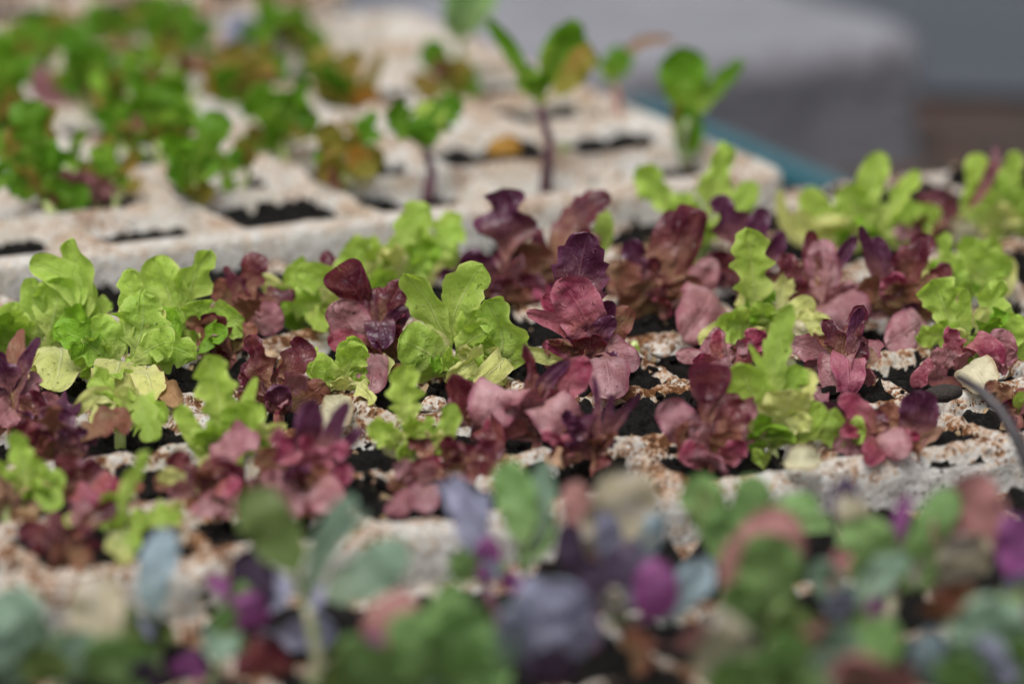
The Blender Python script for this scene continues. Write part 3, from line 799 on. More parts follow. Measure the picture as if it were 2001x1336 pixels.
red('sharp red lettuce with a frilly purple leaf above a bright pink puckered leaf', (1150, 760), [
 ('U','f',1130,600,1150,455,112,2,0,.1), ('M','r',1150,640,1092,552,98,-4,0,-.12), ('U','r',1165,650,1195,585,52,0), ('U','r',1165,660,1202,622,44,-4), ('M','r',1100,640,1030,612,34,-5,0,.4), ('O','r',1185,670,1230,600,56,3,0,.2), ('M','o',1115,700,1060,680,62,-5), ('R','r',1150,700,1155,660,70,-7), ('K','r',1185,680,1245,722,54,-5), ('K','r',1180,700,1195,772,92,-9,0,-.3), ('O','r',1110,710,1090,660,80,-3), ('O','o',1125,670,1080,600,60,4), ('M','r',1120,640,1060,580,50,3), ('R','r',1170,720,1130,700,60,-7)], fill=4)
red('red lettuce in front of the centre lime plant with two broad rose pink leaves', (1050, 890), [
 ('R','o',1045,760,1025,672,40,1), ('U','n',1060,760,1112,703,34,0), ('R','r',920,790,880,732,54,-2), ('K','r',975,765,955,838,112,-9,0,-.2), ('M','r',1085,790,1155,705,70,0,20), ('K','r',1060,790,1130,860,100,-9,20,-.15), ('K','r',1030,800,1010,775,90,-8), ('M','r',990,830,945,850,60,-8), ('O','r',1040,800,1085,750,70,1), ('M','o',1075,820,1125,790,50,-3), ('K','r',900,800,930,750,60,0), ('R','r',950,830,990,870,60,-8)], fill=4)
red('purple lettuce of thin finger-like strips beside the rust stained crest', (1165, 930), [
 ('U','n',1185,860,1253,768,24,0), ('U','n',1180,860,1195,770,20,0), ('M','o',1130,880,1060,845,56,-3), ('U','o',1140,870,1105,800,50,1), ('R','r',1120,890,1075,880,52,-6), ('U','n',1165,850,1160,735,16,2), ('R','o',1160,900,1195,900,44,-6), ('U','r',1150,890,1140,840,44,-2)], fill=2, fs=.8)
green('small oak-leaved lime lettuce with an upright lobed leaf, below the centre beside white foam', (805, 920), [
 ('G','5',795,820,787,712,82,0,0,.05), ('G','o',785,870,717,832,66,-5), ('G','r',840,880,888,788,48,0,15), ('G','o',815,870,845,815,58,1), ('W','r',785,890,765,850,50,-3), ('G','o',800,890,770,880,60,-7), ('G','o',830,890,850,850,44,-3)], fill=2, fs=.8)
red('burgundy lettuce low beside the foam crest, below the small oak-leaved plant', (865, 955), [
 ('R','r',910,920,970,862,62,-2), ('R','n',850,925,778,912,34,-4), ('O','r',880,920,890,880,44,-2), ('R','r',890,920,930,870,50,2), ('M','r',860,930,840,890,40,0), ('R','r',900,930,960,910,50,-6)], fill=2, fs=.8)
red('red lettuce whose single dusty pink leaf droops on the front foam rim', (820, 990), [
 ('K','r',825,965,760,1000,54,-7,0,-.2), ('K','r',830,960,830,1005,60,-8), ('O','r',795,960,770,935,44,-2), ('g','s',815,960,805,930,30,0)], fill=2, fs=.7)
green('lime lettuce with small leaves and one bleached fallen leaf, left of the crimson rosette', (665, 800), [
 ('G','r',650,735,592,708,62,-3), ('G','o',670,720,702,665,62,2), ('G','r',640,730,610,730,52,-7), ('Y','o',700,750,730,790,46,-7), ('W','r',660,790,650,852,66,-7,0,.2), ('G','o',690,760,715,740,46,-3), ('Y','r',670,760,660,740,50,-4)], fill=3, fs=.8)
red('little burgundy lettuce with lobed leaves standing left of the bare dark soil', (455, 730), [
 ('R','o',430,690,402,632,38,1), ('R','o',445,695,475,650,60,1), ('R','o',430,705,445,690,50,-6), ('R','o',460,690,450,650,40,3)], fill=3, fs=.8)
red('red oak-leaved lettuce with a purple spoon leaf, left of the small lime plant', (545, 830), [
 ('R','o',520,740,488,655,72,0,0,.1), ('R','o',560,740,602,670,66,2), ('O','r',570,790,637,748,58,-3,0,-.1), ('U','r',545,810,546,752,58,-7,0), ('O','r',520,800,500,770,40,-2), ('R','o',540,770,570,720,50,4), ('R','o',510,770,470,730,40,0), ('O','o',550,780,580,740,60,0)], fill=4, fs=.9)
green('tall lime lettuce with a lobed leaf towering over dark red leaves, left front', (440, 930), [
 ('G','5',435,810,405,695,100,0,0,.05), ('G','r',480,790,502,737,26,3), ('G','r',390,860,350,792,44,0), ('G','r',455,860,458,790,58,-5), ('Y','o',490,860,560,830,46,-3), ('G','o',450,880,470,935,44,-8), ('G','r',400,880,380,840,40,2), ('G','o',440,850,470,800,60,3), ('g','r',430,890,420,850,60,-2), ('Y','r',410,900,390,930,32,-7)], fill=2)
red('blurred pinkish red lettuce with two salmon lower leaves, nearest the front rim left of centre', (595, 1010), [
 ('U','r',600,860,608,782,60,0), ('M','o',575,900,530,845,74,-1), ('M','o',625,900,685,872,66,-3), ('K','r',560,950,515,945,62,-6), ('K','r',620,950,650,1000,82,-9,0,-.15), ('K','r',580,960,560,1005,70,-10), ('U','r',655,830,678,785,38,0), ('U','o',670,870,715,840,48,-2), ('M','o',600,900,600,850,70,-4), ('O','r',560,920,500,890,60,2), ('M','r',640,930,690,930,56,-4), ('O','r',600,950,640,920,60,-5)], fill=4)
red('dark red lettuce with a yellow-green round leaf at the foot of the tall lime plant', (395, 1000), [
 ('R','r',365,930,338,882,54,-1), ('R','r',400,930,455,902,46,-2), ('Y','r',360,940,308,930,38,-4), ('K','r',370,960,330,960,40,-6), ('U','n',410,950,395,920,28,-3), ('M','r',430,950,470,960,50,-6), ('O','o',410,960,440,930,60,-3), ('K','r',420,980,380,1000,50,-7), ('O','r',450,970,500,960,60,-4), ('K','o',440,990,480,1000,60,-8)], fill=3, fs=.9)
red('purple lettuce at the left edge with a narrow leaf pointing up before the yellow leaf', (25, 860), [
 ('U','n',40,730,78,660,32,1), ('U','o',20,760,-10,690,60,0), ('R','r',40,820,85,770,66,-3), ('U','r',20,790,10,730,60,2), ('K','r',20,800,-5,830,60,-8), ('K','r',80,800,112,770,50,0), ('O','r',30,700,40,640,40,8), ('R','r',10,840,-10,800,70,-4)], fill=4)
red('burgundy lettuce by the left edge with a purple leaf pointing up, above the pinkish strips', (105, 930), [
 ('U','r',100,880,122,795,76,0,0,.1), ('R','o',80,880,50,820,66,-1), ('R','r',130,890,155,850,50,1), ('O','r',145,880,165,845,44,3), ('R','o',90,890,80,840,60,-4), ('U','r',60,890,20,870,60,-3)], fill=3)
red('burgundy lettuce with two folded maroon leaves beside the white foam crest, lower left', (165, 1010), [
 ('R','r',150,950,128,886,62,-1), ('M','r',185,950,220,975,66,-5,0,-.2), ('M','r',150,960,190,995,48,-8), ('R','r',170,950,190,900,60,0), ('R','r',140,970,110,930,50,-2)], fill=2, fs=.8)
green('lime lettuce at the lower left edge with a tall lobed leaf and a rounded one', (65, 1020), [
 ('G','o',50,930,28,840,62,0), ('G','r',85,970,122,925,50,-2,10), ('G','r',90,960,105,1000,54,-7), ('G','o',60,960,80,900,60,2), ('g','r',70,990,60,950,60,-4), ('G','o',30,960,-10,900,50,0)], fill=2, fs=.8)
green('thin lime lettuce with a wispy upright leaf, leaning over the front rim at the left', (245, 1075), [
 ('G','o',245,970,292,882,42,1), ('G','o',235,1020,185,1000,62,-3), ('G','o',260,1020,350,1010,64,-4), ('Y','r',240,1060,225,1100,66,-7), ('G','r',220,1000,210,960,46,1), ('G','o',250,1040,280,1000,60,0), ('G','r',250,1050,265,1075,50,-8)], fill=2, fs=.8)
red('low dark red lettuce on the front rim by the lower left corner', (130, 1100), [
 ('R','o',120,1070,85,1030,50,-1), ('R','o',140,1070,150,1025,50,0), ('R','r',160,1080,200,1060,50,-3), ('O','r',120,1085,100,1090,60,-6), ('O','r',150,1085,175,1100,50,-6), ('R','r',110,1080,60,1070,44,-3)], fill=3, fs=.7)
red('tan leaved lettuce at the lower left edge above the foam crest', (15, 1030), [
 ('T','r',10,980,20,940,60,0), ('K','r',30,1000,50,970,50,0), ('T','r',0,1000,-20,960,60,0), ('D','r',30,1010,70,1015,40,-5)], fill=1, fs=.7)
green('front row lime lettuce with a folded yellow leaf and a saw-edged upright leaf', (1510, 905), [
 ('G','r',1485,810,1440,712,104,-2,20,.2), ('G','f',1512,720,1547,595,58,2), ('G','f',1497,745,1463,672,18,0), ('G','o',1530,790,1568,720,56,2), ('Y','r',1530,820,1545,768,100,-7,-15,-.3), ('Y','n',1500,850,1450,825,30,-6), ('G','r',1560,840,1602,790,66,-3), ('Y','f',1560,770,1588,725,66,4), ('g','r',1505,870,1500,830,100,-4), ('W','f',1540,770,1545,700,50,5), ('G','o',1490,900,1470,880,60,-7)], fill=2)
red('maroon lettuce in the front row left of the folded yellow leaf, fan of three leaves', (1395, 925), [
 ('K','r',1350,850,1298,785,78,0,0,.1), ('R','h',1385,850,1385,755,86,2), ('R','r',1410,860,1455,782,62,0), ('O','r',1360,870,1330,830,70,-2), ('M','r',1390,900,1335,872,60,-6), ('O','r',1400,890,1430,840,70,-3), ('M','r',1400,900,1455,862,50,-5), ('K','r',1385,910,1390,890,90,-8)], fill=2)
red('dusty red lettuce in the frontmost right cell with a veined spoon leaf against white foam', (1725, 905), [
 ('M','r',1695,820,1640,778,52,-1), ('U','r',1780,850,1788,762,82,-1,0,.12), ('U','r',1650,820,1606,785,34,0), ('O','r',1690,850,1622,832,52,-3), ('K','r',1735,845,1765,892,66,-7,0,-.3), ('T','n',1775,870,1842,834,26,-2), ('K','r',1690,870,1625,872,48,-4), ('R','r',1710,850,1715,800,56,1), ('M','r',1720,870,1690,900,50,-7), ('O','r',1730,840,1760,800,66,3), ('O','r',1760,880,1800,880,50,-5)], fill=1, fs=.8)
red('red lettuce with a fleshy curled rose leaf under burgundy strips, behind the front right cell', (1650, 790), [
 ('K','r',1640,700,1625,768,70,-9,-20,.1), ('M','r',1655,700,1660,772,70,-10,20,.1), ('R','o',1655,680,1690,598,50,2), ('R','o',1640,680,1608,625,46,2), ('U','s',1670,660,1680,602,34,0), ('K','o',1600,690,1535,672,54,-2), ('K','r',1600,720,1620,690,60,0), ('R','r',1670,700,1690,670,50,3), ('K','r',1600,770,1608,800,40,-5), ('T','s',1690,700,1710,680,44,5), ('O','o',1630,700,1600,660,60,2)], fill=3, fs=.9)
red('small dusty pink lettuce on black soil, left of the saw-edged lime leaf', (1415, 750), [
 ('K','r',1385,705,1320,695,34,-3), ('M','r',1400,715,1355,700,34,-6), ('M','n',1400,690,1405,645,26,1), ('K','r',1430,720,1385,745,62,-6), ('M','o',1460,690,1480,645,54,2), ('O','r',1440,710,1460,670,50,2), ('M','r',1460,720,1500,690,50,0)], fill=2, fs=.7)
red('red seedling with a green spoon leaf at the right edge, behind the dark stalk', (1990, 845), [
 ('R','r',1980,810,1965,780,50,-2), ('G','s',1990,800,1996,765,30,-4), ('R','r',2000,810,2015,770,60,0), ('K','r',1985,830,1970,820,40,-5)], fill=1, fs=.6)
plant('sprout', 'sprout', 'tiny bright green sprout on the soil right of the pink puckered lettuce', None, 'm', (1240, 705), [('G','s',1238,695,1243,675,20,0), ('G','s',1236,695,1230,682,16,-1)], fill=0)

# ---- back tray by the teal rail (blurred)
GB = 'green seedlings in the tray by the teal rail'
def back(label, base, leaves, **k): return plant('seedling', 'seedling', label, GB, k.pop('tray', 'b'), base, leaves, **k)
back('blurred seedling with one round green leaf on a thick stalk, nearest the tray corner', (1345, 325), [
 ('b','r',1340,220,1338,92,112,2,0,.15), ('b','n',1380,190,1452,118,44,4), ('b','e',1344,300,1342,205,74,-2), ('y','n',1330,250,1320,200,30,0)], stem=('c',1345,235,3.4), fill=0)
back('blurred seedling with a red stalk and a brown thread-like curling leaf', (1192, 255), [
 ('b','r',1200,150,1222,95,72,0), ('D','n',1240,90,1318,80,24,4), ('g','r',1200,160,1190,110,50,3)], stem=('R',1202,170,3.0), fill=0)
back('blurred seedling with long arching leaves and a dark red stalk, second from the tray corner', (1065, 358), [
 ('b','r',1005,110,955,40,40,3), ('b','r',1090,110,1135,45,86,4), ('y','r',1075,190,1155,95,72,-4,25), ('b','r',1100,70,1170,130,40,3), ('g','r',1040,180,1020,130,60,3), ('b','r',1050,190,1060,140,60,-3)], stem=('P',1052,205,3.4), fill=0)
back('blurred light green leaf tip at the top edge beside the far tray', (915, 175), [
 ('c','r',900,60,965,-20,90,3), ('c','r',890,30,895,-20,60,0)], stem=('c',905,110,3.4), fill=0)
back('blurred seedling with a bright split leaf and a purple stalk on the front rim', (832, 388), [
 ('b','o',810,270,765,205,90,0), ('b','o',850,250,895,190,90,1), ('G','r',835,260,850,200,80,3), ('b','r',825,280,830,230,80,-3)], stem=('P',830,290,3.4), fill=0)
back('blurred dark green seedling left of the arching leaves, farther back', (885, 215), [
 ('b','r',860,130,828,88,70,0), ('y','r',880,160,905,115,60,0), ('g','r',890,160,925,130,60,2), ('x','r',860,160,900,140,40,0), ('y','r',850,190,830,160,50,0)], stem=('G',870,170,3), fill=5)
back('blurred yellow-olive seedling of thin wilting leaves at the front rim, left of the purple stalk', (675, 400), [
 ('y','r',660,310,640,240,66,0), ('b','o',700,290,730,220,66,2), ('y','o',680,310,700,260,80,-3), ('o','r',690,320,720,300,60,-4), ('y','n',650,350,640,330,30,0), ('y','r',700,340,740,290,50,0), ('W','n',700,360,730,320,34,-4)], stem=('G',676,340,2.6), fill=6)
back('blurred bright green seedling of three stacked leaves on the front rim', (378, 432), [
 ('b','o',355,320,350,260,84,0), ('b','o',400,290,430,220,92,2), ('b','r',365,360,340,320,62,-3), ('b','r',385,330,375,270,70,3), ('y','o',390,390,415,360,50,-3)], stem=('G',375,360,3), fill=5)
back('tall blurred green seedling on the front rim nearest the left edge', (90, 445), [
 ('b','o',70,300,55,205,100,0), ('y','o',80,290,100,210,70,3), ('b','o',80,350,110,280,80,-2), ('b','r',70,370,40,300,70,0), ('b','r',100,380,130,350,60,-4), ('y','r',60,340,20,250,60,2), ('b','o',90,330,140,300,60,0)], stem=('G',85,390,3), fill=6)
back('blurred pale pink seedling leaf standing beside the tall green seedling', (150, 420), [
 ('K','r',155,390,165,335,62,-2), ('b','r',180,350,205,300,50,2), ('y','r',140,380,130,340,40,0)], fill=5)
back('blurred leafy green seedling, middle of the tray, left of the wilting one', (545, 335), [
 ('b','o',530,240,495,170,90,0), ('b','o',560,230,600,160,90,0), ('b','r',550,250,545,180,90,3), ('y','r',580,260,620,220,60,-2), ('y','o',520,280,490,240,70,-3), ('b','o',590,270,600,210,70,-2)], stem=('G',548,280,2.6), fill=7)
back('dense blurred green seedling left of the middle, second row of the tray', (300, 330), [
 ('b','o',290,230,262,150,100,0), ('b','o',320,220,345,150,100,2), ('b','r',300,240,300,170,100,-2), ('b','o',330,260,370,210,80,-2), ('b','r',250,270,215,215,70,0)], stem=('G',302,280,3), fill=7)
back('blurred green seedling at the left edge, second row of the tray', (10, 300), [
 ('b','o',5,170,0,70,90,0), ('b','o',20,200,40,110,80,2), ('y','r',0,230,-20,150,60,0)], stem=('G',8,240,3), fill=6)
back('blurred green seedling under a white patch, third row near the left', (205, 240), [
 ('b','o',160,130,130,70,80,0), ('b','o',190,150,210,90,80,0), ('b','r',175,150,160,90,90,3), ('K','r',100,190,70,130,56,-2), ('b','r',210,210,225,260,60,-6)], stem=('G',190,190,2.6), fill=7)
back('olive blurred seedling with reddish tips, centre of the third row', (480, 250), [
 ('y','o',470,160,440,90,90,0), ('y','o',500,150,520,80,90,0), ('b','o',520,170,555,110,70,2), ('o','r',440,190,420,150,50,-3), ('y','r',490,190,470,140,90,-3)], stem=('G',486,200,2.4), fill=7)
back('olive and russet blurred seedling left of the bare brown tray top', (665, 235), [
 ('y','o',650,160,625,100,80,0), ('y','o',680,160,690,100,60,2), ('o','r',700,200,730,170,60,-3), ('b','r',640,170,640,120,60,0), ('y','n',720,160,745,100,30,0)], stem=('G',666,200,2.4), fill=6)
back('blurred pale lilac seedling leaf at the top, left of the far bare tray', (470, 150), [
 ('l','r',465,80,470,30,66,0), ('b','o',500,80,530,20,60,0), ('d','r',520,110,540,70,40,0)], fill=5)
back('blurred bright green seedling at the top edge, above the dense one', (340, 130), [
 ('b','o',320,60,300,-5,100,0), ('b','o',350,60,370,0,90,0), ('b','r',330,80,320,40,90,-3), ('b','o',380,80,400,40,60,0)], stem=('G',338,90,3), fill=7)
back('blurred seedling in the upper left corner of the photo', (95, 130), [
 ('b','o',90,70,70,20,80,0), ('b','o',110,80,140,40,80,0), ('g','r',60,90,30,40,70,0), ('b','o',130,90,165,60,60,0)], stem=('G',98,100,3), fill=7)
back('yellow-brown withered leaf lying on the foam left of the dark red stalk', (990, 318), [
 ('o','r',985,305,985,265,78,-2,0,-.1)], fill=0)
back('small green sprout on the foam just right of the dark red stalk', (1100, 320), [
 ('b','s',1102,305,1105,280,30,0)], fill=0)
back('blurred seedling with thin stalks in front of the bare brown tray, far back', (560, 130), [
 ('b','o',540,60,520,0,60,0), ('b','o',570,60,590,10,60,0), ('t','r',555,80,560,40,50,0)], stem=('G',556,90,2.4), fill=5)
back('blurred green seedling at the very top between the corner and the lilac leaf', (215, 110), [
 ('b','o',200,60,180,10,80,0), ('b','r',225,60,250,20,70,0), ('p','r',235,100,260,80,40,0)], fill=3)

# the crowd of small seedlings filling the left of the tray by the teal rail: nothing tells them apart
rs = np.random.RandomState(21)
for row in range(6):
    for col in range(11):
        cu = bu - (col + .5) * PIT; cv2 = bv + (row + .5) * PIT
        if (row == 0 and rs.rand() < .6) or rs.rand() < .04: continue
        for rep in range(3 if rs.rand() < .3 else 2):
            P0 = (cu + rs.uniform(-13, 13)) * AU * MM + (cv2 + rs.uniform(-13, 13)) * AV * MM + np.array([0, 0, (zb_ - 7) * MM])
            d_ = P0 - CAM
            px = 1000.5 + FPX * d_[0] / (d_ @ FWD); py = 668 - FPX * (d_ @ UPV) / (d_ @ FWD)
            if px < -60 or px > 745 - row * 25 or py < -90: continue
            hgt = rs.uniform(50, 120)
            lv = []
            n = rs.randint(5, 10)
            for k in range(n):
                a = rs.uniform(-1, 1); up = rs.uniform(.5, 1.05)
                mx, my = px + a * 22, py - hgt * up
                tn = 'bbbgbgygyybO'[rs.randint(12)]
                lv.append((tn, 'rossr'[rs.randint(5)], mx, my, mx + a * 38 + rs.uniform(-12, 12), my - rs.uniform(-10, 52), rs.uniform(24, 46), rs.uniform(-5, 6)))
            plant('seedling', 'seedling', 'small blurred green seedling crowded among others in the left of the teal-side tray', GB, 'b', (px, py + 4), lv,
                  stem=('G', px + rs.uniform(-6, 6), py - hgt * .62, rs.uniform(1.5, 2.4)), fill=0, hseed=rs.randint(1 << 30))

# ---- nearest tray: cabbages, strongly blurred
GF = 'young cabbages in the nearest tray'
def front(label, base, leaves, **k): return plant('cabbage_seedling', 'cabbage', label, GF, 'f', base, leaves, **k)
front('blurred cabbage with one upright sky blue leaf, left', (320, 1330), [
 ('a','r',300,1180,335,1035,92,2,15), ('x','r',290,1270,225,1185,90,-4), ('x','r',300,1270,300,1200,110,-6), ('m','r',340,1310,390,1280,70,-12)], stem=('c',315,1250,3), fill=1)
front('blurred cabbage with a forked green stalk and a tall olive leaf, left of centre', (600, 1390), [
 ('x','r',580,1120,470,965,130,3,10), ('t','r',610,1120,690,965,60,3), ('t','r',650,1160,800,1065,112,-3,10), ('t','n',650,1060,720,1000,40,4)], stem=('c',600,1180,3.6), fill=0)
front('blurred dark purple cabbage with a magenta leaf beside the forked stalk', (490, 1330), [
 ('d','r',500,1180,470,1075,100,2), ('m','r',450,1160,400,1125,46,0), ('m','r',500,1220,470,1160,90,-5), ('l','r',560,1240,650,1215,90,-8), ('R','r',520,1330,505,1250,130,-12,0,-.2)], stem=('P',505,1230,3.5), fill=1)
front('blurred cabbage leaf with a pale rim curled like a boat, below the white foam', (420, 1390), [
 ('t','r',435,1240,425,1290,86,-8,0,.4), ('c','r',430,1240,445,1180,60,-4)], stem=('c',432,1290,3), fill=0)
front('blurred grey-green cabbage filling the lower left corner', (110, 1450), [
 ('t','r',70,1270,20,1150,150,0), ('s','r',180,1230,190,1120,130,6), ('c','r',200,1330,240,1230,170,-8), ('t','r',40,1300,-20,1230,150,-6), ('x','r',110,1330,80,1260,110,-10), ('t','r',150,1330,130,1240,120,-6), ('p','r',230,1300,260,1250,60,-2), ('d','r',260,1350,300,1290,90,-10)], stem=('c',115,1320,5), fill=2, fs=1.5)
front('blurred lavender-leaved cabbage rising to the maroon lettuce, centre', (960, 1300), [
 ('l','r',930,1060,885,930,80,2,20), ('l','n',935,1060,950,960,50,2), ('m','r',950,1110,960,1050,60,-2), ('m','r',980,1150,1010,1120,60,-5), ('c','r',920,1120,885,1075,70,-3), ('l','r',910,1000,860,940,50,4)], stem=('P',950,1150,3.5), fill=1)
front('blurred dark green cabbage with a light round leaf against the front rim, centre', (1020, 1290), [
 ('t','r',1040,1060,1065,900,74,2,35), ('c','r',1010,980,985,900,96,5), ('d','n',1025,1110,1035,1010,36,0), ('c','r',1060,1060,1075,1000,44,2)], stem=('P',1030,1120,3), fill=0)
front('blurred beige withered cabbage leaf standing tall, right of centre', (1150, 1320), [
 ('s','r',1200,1050,1230,915,170,3,-10), ('p','r',1135,1010,1115,940,80,5), ('d','r',1130,1130,1110,1020,66,0), ('l','r',1190,1050,1180,1000,60,-4), ('a','r',1250,1090,1280,1000,70,1)], stem=('P',1150,1170,4), fill=1)
front('blurred bright magenta cabbage leaf cupped under dark purple ones', (1255, 1370), [
 ('m','e',1262,1200,1278,1090,112,-6,15,-.12), ('d','r',1190,1150,1250,1060,76,0,25), ('d','r',1180,1180,1150,1090,80,2), ('l','r',1220,1140,1250,1090,90,2), ('a','r',1350,1140,1380,1090,90,0), ('s','r',1210,1200,1190,1150,70,-4), ('O','r',1230,1270,1270,1240,110,-11), ('p','r',1330,1260,1390,1220,60,-8)], stem=('P',1230,1230,4), fill=1)
front('blurred rounded lavender cabbage leaf folded over a black hollow, bottom centre', (1080, 1470), [
 ('l','r',1080,1210,1080,1150,180,-6,0,-.5), ('l','r',1020,1260,1000,1200,80,-12), ('l','r',1130,1260,1160,1220,80,-12), ('d','r',1080,1340,1075,1270,120,-16,0,-.3)], stem=('P',1080,1330,4), fill=-1)
front('blurred mid green cabbage along the bottom edge, left of the lavender leaf', (850, 1480), [
 ('c','r',830,1310,800,1200,150,-6), ('c','r',880,1290,930,1180,140,-4), ('c','r',750,1330,690,1250,130,-10), ('p','r',750,1230,810,1165,100,4,20), ('c','r',900,1330,970,1270,130,-12), ('t','r',980,1270,1000,1180,70,-4), ('m','r',720,1280,745,1240,50,0), ('c','r',860,1240,890,1130,80,2), ('x','r',700,1330,640,1280,130,-14)], stem=('c',850,1350,5), fill=2, fs=1.3)
front('blurred green cabbage with a crest of leaves overlapping the front rim, right of centre', (1440, 1270), [
 ('c','r',1400,1030,1350,930,100,3), ('c','r',1470,1000,1460,930,110,3), ('c','r',1500,1030,1600,980,80,1), ('c','r',1410,1080,1420,990,80,-2), ('x','r',1380,1000,1330,960,70,4), ('c','r',1560,1020,1640,1030,60,-3)], stem=('c',1430,1130,4), fill=1)
front('blurred cabbage with a big pale green leaf under a red arched one', (1510, 1410), [
 ('c','r',1510,1190,1500,1040,145,-4,0,-.1), ('p','r',1500,1080,1545,1000,150,3,0,-.4), ('x','r',1530,1250,1540,1180,120,-9), ('p','r',1430,1110,1450,1040,60,3), ('c','r',1460,1210,1440,1130,80,-6)], stem=('c',1510,1250,5), fill=1)
front('blurred cabbage with paired green ears and a grey tip, right', (1740, 1330), [
 ('c','r',1710,1110,1690,1010,140,-2), ('c','r',1790,1080,1865,955,90,1,15), ('d','r',1660,1020,1650,930,86,5), ('m','r',1760,1000,1780,970,44,4), ('s','r',1670,1010,1640,970,80,3), ('c','r',1780,1130,1820,1060,90,-4)], stem=('c',1745,1170,4), fill=1)
front('blurred teal cabbage with a V of two leaves, right of the pale green leaf', (1650, 1390), [
 ('t','r',1640,1180,1590,1100,80,0), ('t','r',1680,1170,1770,1080,80,0), ('p','r',1640,1100,1660,1080,60,4), ('t','r',1640,1200,1650,1140,90,-5), ('p','r',1620,1250,1570,1200,80,-8), ('m','r',1700,1200,1720,1175,50,-4)], stem=('c',1650,1230,4), fill=1)
front('blurred salmon leaved cabbage near the right edge with a tan lower leaf', (1880, 1330), [
 ('p','r',1910,1060,1890,925,130,3), ('s','r',1880,1120,1880,1040,150,-3), ('p','r',1850,1060,1840,1000,80,1), ('O','r',1830,1210,1910,1150,110,-8), ('s','r',1820,1130,1800,1090,80,-4), ('p','r',1930,1030,1960,970,60,3)], stem=('P',1880,1170,4), fill=1)
front('blurred violet cabbage leaf cut off by the right edge', (2000, 1350), [
 ('m','r',1995,1120,1980,1010,100,-2), ('l','r',2000,1170,2000,1110,90,-7), ('d','r',2010,1080,2010,1000,80,2)], stem=('P',2000,1200,4), fill=0)
front('blurred grey-green cabbage in the lower right corner', (1920, 1500), [
 ('t','r',1930,1280,1940,1170,190,-6,0,-.1), ('c','r',1890,1340,1870,1280,120,-14), ('a','r',1820,1320,1830,1230,80,-8), ('c','r',1990,1310,2010,1240,130,-12), ('G','r',1980,1190,2000,1150,50,2)], stem=('c',1920,1350,5), fill=1, fs=1.5)
front('blurred pale cabbage with salmon and green leaves along the bottom right', (1500, 1520), [
 ('s','r',1430,1300,1400,1210,150,-8), ('c','r',1530,1320,1510,1250,160,-14), ('p','r',1700,1330,1690,1290,200,-16), ('c','r',1680,1280,1740,1230,130,-8), ('t','r',1620,1290,1640,1220,120,-6), ('p','r',1580,1270,1600,1230,90,-4), ('c','r',1450,1350,1480,1290,160,-16)], stem=('c',1530,1370,5), fill=2, fs=1.5, tone='c')
kp = [at_z(2045, 1150, -.016)]
yk = kp[0][1]
for k_, (x, y) in enumerate(((2040, 1050), (2018, 930), (1990, 860), (1955, 802), (1915, 762), (1868, 734))):
    kp.append(at_y(x, y, yk + .004 * k_))
v, f = tube([q_ - kp[0] for q_ in kp], [.0019, .0018, .0017, .0016, .0015, .0013, .0009], 10)
o = mesh_obj('stalk', v, f, SM['K']); o.location = kp[0]
tag(o, 'bare dark purple stalk arching in front of the right edge', 'stalk')

# ------------------------------------------------------------------ small loose things
def leaf_thing(name, cat, label, tone, style, pts, w, z0=1.0, seed=1, cup=.3):
    rng = np.random.RandomState(seed)
    P = [at_z(x, y, z * MM) for x, y, z in pts]
    V, uv, a, b = leaf_geo(P[0], P[1], P[2], w * MM, style, rng.uniform(-.5, .5), cup, rng, 40, 11)
    o = mesh_obj(name, V - P[0], grid_faces(a, b), LM[tone], uv=uv)
    o.location = P[0]
    tag(o, label, cat)
    return o
leaf_thing('dry_leaf', 'dead leaf', 'curled brown dry leaf on the black soil right of the yellow curled leaf', 'D', 'r', [(300,800,-2),(325,765,3),(352,792,1)], 6, seed=3, cup=.8)
leaf_thing('dry_leaf', 'dead leaf', 'brown shrivelled leaf under the left lime cluster, touching the soil', 'D', 'r', [(312,735,-1),(318,750,3),(338,778,0)], 5, seed=5, cup=.7)
leaf_thing('fallen_leaf', 'dead leaf', 'fallen cream leaf lying flat on the front rim under the folded yellow leaf', 'W', 'e', [(1525,908,0),(1565,895,4),(1606,898,3)], 6.5, seed=8, cup=.1)
leaf_thing('fallen_leaf', 'dead leaf', 'withered tan leaf lying on the soil left of the finger-like strips', 'T', 'r', [(1100,905,-2),(1090,895,2),(1070,888,1)], 5, seed=9)

def lump(name, cat, label, px, py, z, size, mat, seed, flat=.6):
    import bmesh
    bm = bmesh.new()
    bmesh.ops.create_icosphere(bm, subdivisions=4, radius=1.0)
    for v in bm.verts:
        p = v.co
        n = 1 + .5 * (float(vnoise([p.x * 1.4 + p.z + seed * 3.1], [p.y * 1.4 + seed], seed)[0]) - .5) + .22 * (float(vnoise([p.x * 4 + seed], [p.y * 4 + p.z * 3], seed)[0]) - .5)
        v.co = Vector((p.x * n * size[0], p.y * n * size[1], p.z * n * size[2])) * MM
    me = bpy.data.meshes.new(name); bm.to_mesh(me); bm.free()
    me.polygons.foreach_set('use_smooth', [True] * len(me.polygons))
    me.materials.append(mat)
    o = bpy.data.objects.new(name, me); C.objects.link(o)
    o.location = at_z(px, py, z * MM)
    o.rotation_euler = (0, 0, seed * 1.3)
    tag(o, label, cat)
lump('foam_chip', 'foam chip', 'loose white foam chip between the small oak-leaved plant and the pink leaf', 845, 790, .5, (4, 3, 2.2), FOAM, 3)
lump('foam_chip', 'foam chip', 'stained foam crumb on the black soil near the tiny green sprout', 1290, 682, -1, (5.5, 3.5, 1.8), FOAM, 6)
PEB = simple_mat('tan_pebble', (.34, .24, .14), (.42, .31, .2), 200, .7, .3, .5, .0006)
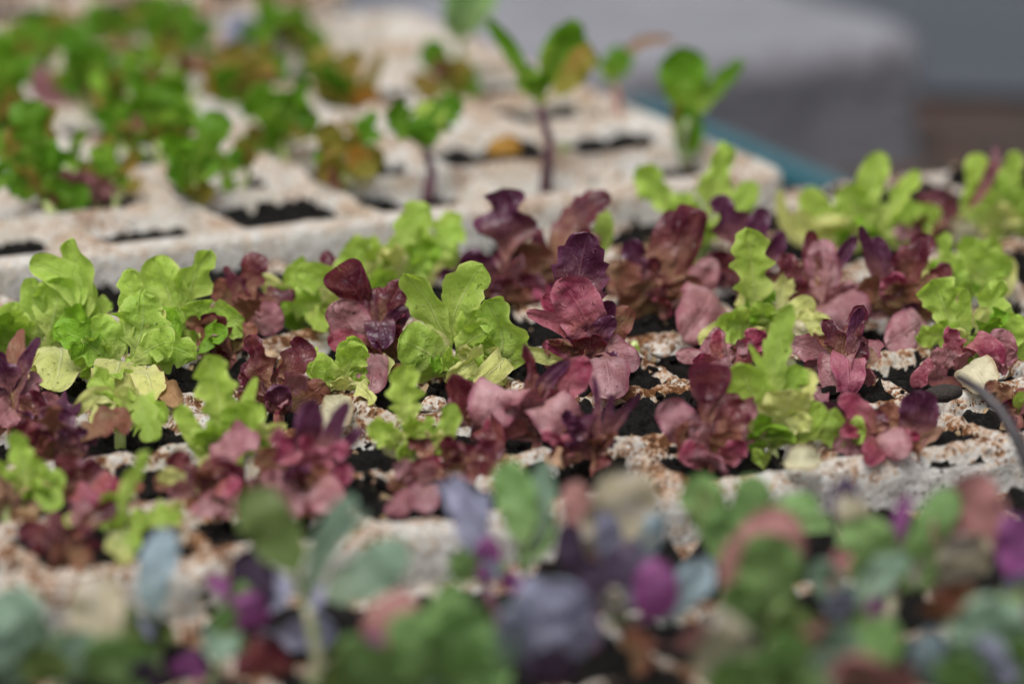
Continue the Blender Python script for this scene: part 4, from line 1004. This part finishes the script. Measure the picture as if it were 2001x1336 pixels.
lump('pebble', 'pebble', 'small tan pebble between the two red oak-leaved leaves left of centre', 527, 697, 0, (2.4, 2.2, 1.9), PEB, 9)
TW = simple_mat('wet_black_bark', (.018, .014, .012), (.04, .03, .025), 200, .6, .4, .8, .001)
tp = [at_z(x, y, z * MM) for x, y, z in ((1802, 776, 1.5), (1825, 770, 2.2), (1850, 768, 2.6), (1872, 765, 2))]
v, f = tube([p - tp[0] for p in tp], [.0012, .0021, .0024, .0015], 9)
o = mesh_obj('twig', v, f, TW); o.location = tp[0]
tag(o, 'short black twig lying on the foam crest left of the dark stalk', 'twig')
HUSK = simple_mat('tan_husk', (.20, .13, .07), (.36, .26, .15), 300, .8, .3, .4, .0005)
# crumbs of potting mix and husk scattered over soil and foam: nobody could count them
rng = np.random.RandomState(77)
cv_, cf_ = [], []
for k in range(3600):
    u = rng.uniform(U0 + 100, U0 + 13 * PIT - 30); vv = rng.uniform(-128, 110)
    h, s, d = tray_fields(np.array([u]), np.array([vv]), U0, -132, 13, 6, 2, .5)
    z = max(h[0], s[0])
    if d[0] < 1.5 and rng.rand() < .75: continue
    r = rng.uniform(.35, 1.5) ** 1.3 * (1 if d[0] > 3 else .6)
    c0 = (u * AU + vv * AV + np.array([0, 0, z + r * .4])) * MM
    b0 = len(cv_)
    ax = rng.normal(size=(3, 3)); ax, _ = np.linalg.qr(ax)
    sz = np.array([r * rng.uniform(.8, 2.0), r, r * rng.uniform(.5, .9)]) * MM
    for sx in (-1, 1):
        for sy in (-1, 1):
            for sz_ in (-1, 1):
                cv_.append(c0 + ax @ (np.array([sx, sy, sz_]) * sz * rng.uniform(.55, 1.0, 3)))
    for fa in ((0,1,3,2),(4,6,7,5),(0,4,5,1),(2,3,7,6),(0,2,6,4),(1,5,7,3)): cf_.append(tuple(b0 + i for i in fa))
o = mesh_obj('soil_crumbs', cv_, cf_, SOIL, smooth=False)
o.data.materials.append(HUSK)
for i_, pl_ in enumerate(o.data.polygons):
    if (i_ // 6) % 9 == 0: pl_.material_index = 1
tag(o, 'loose black crumbs of potting mix scattered over the middle tray', 'soil crumbs', kind='stuff')
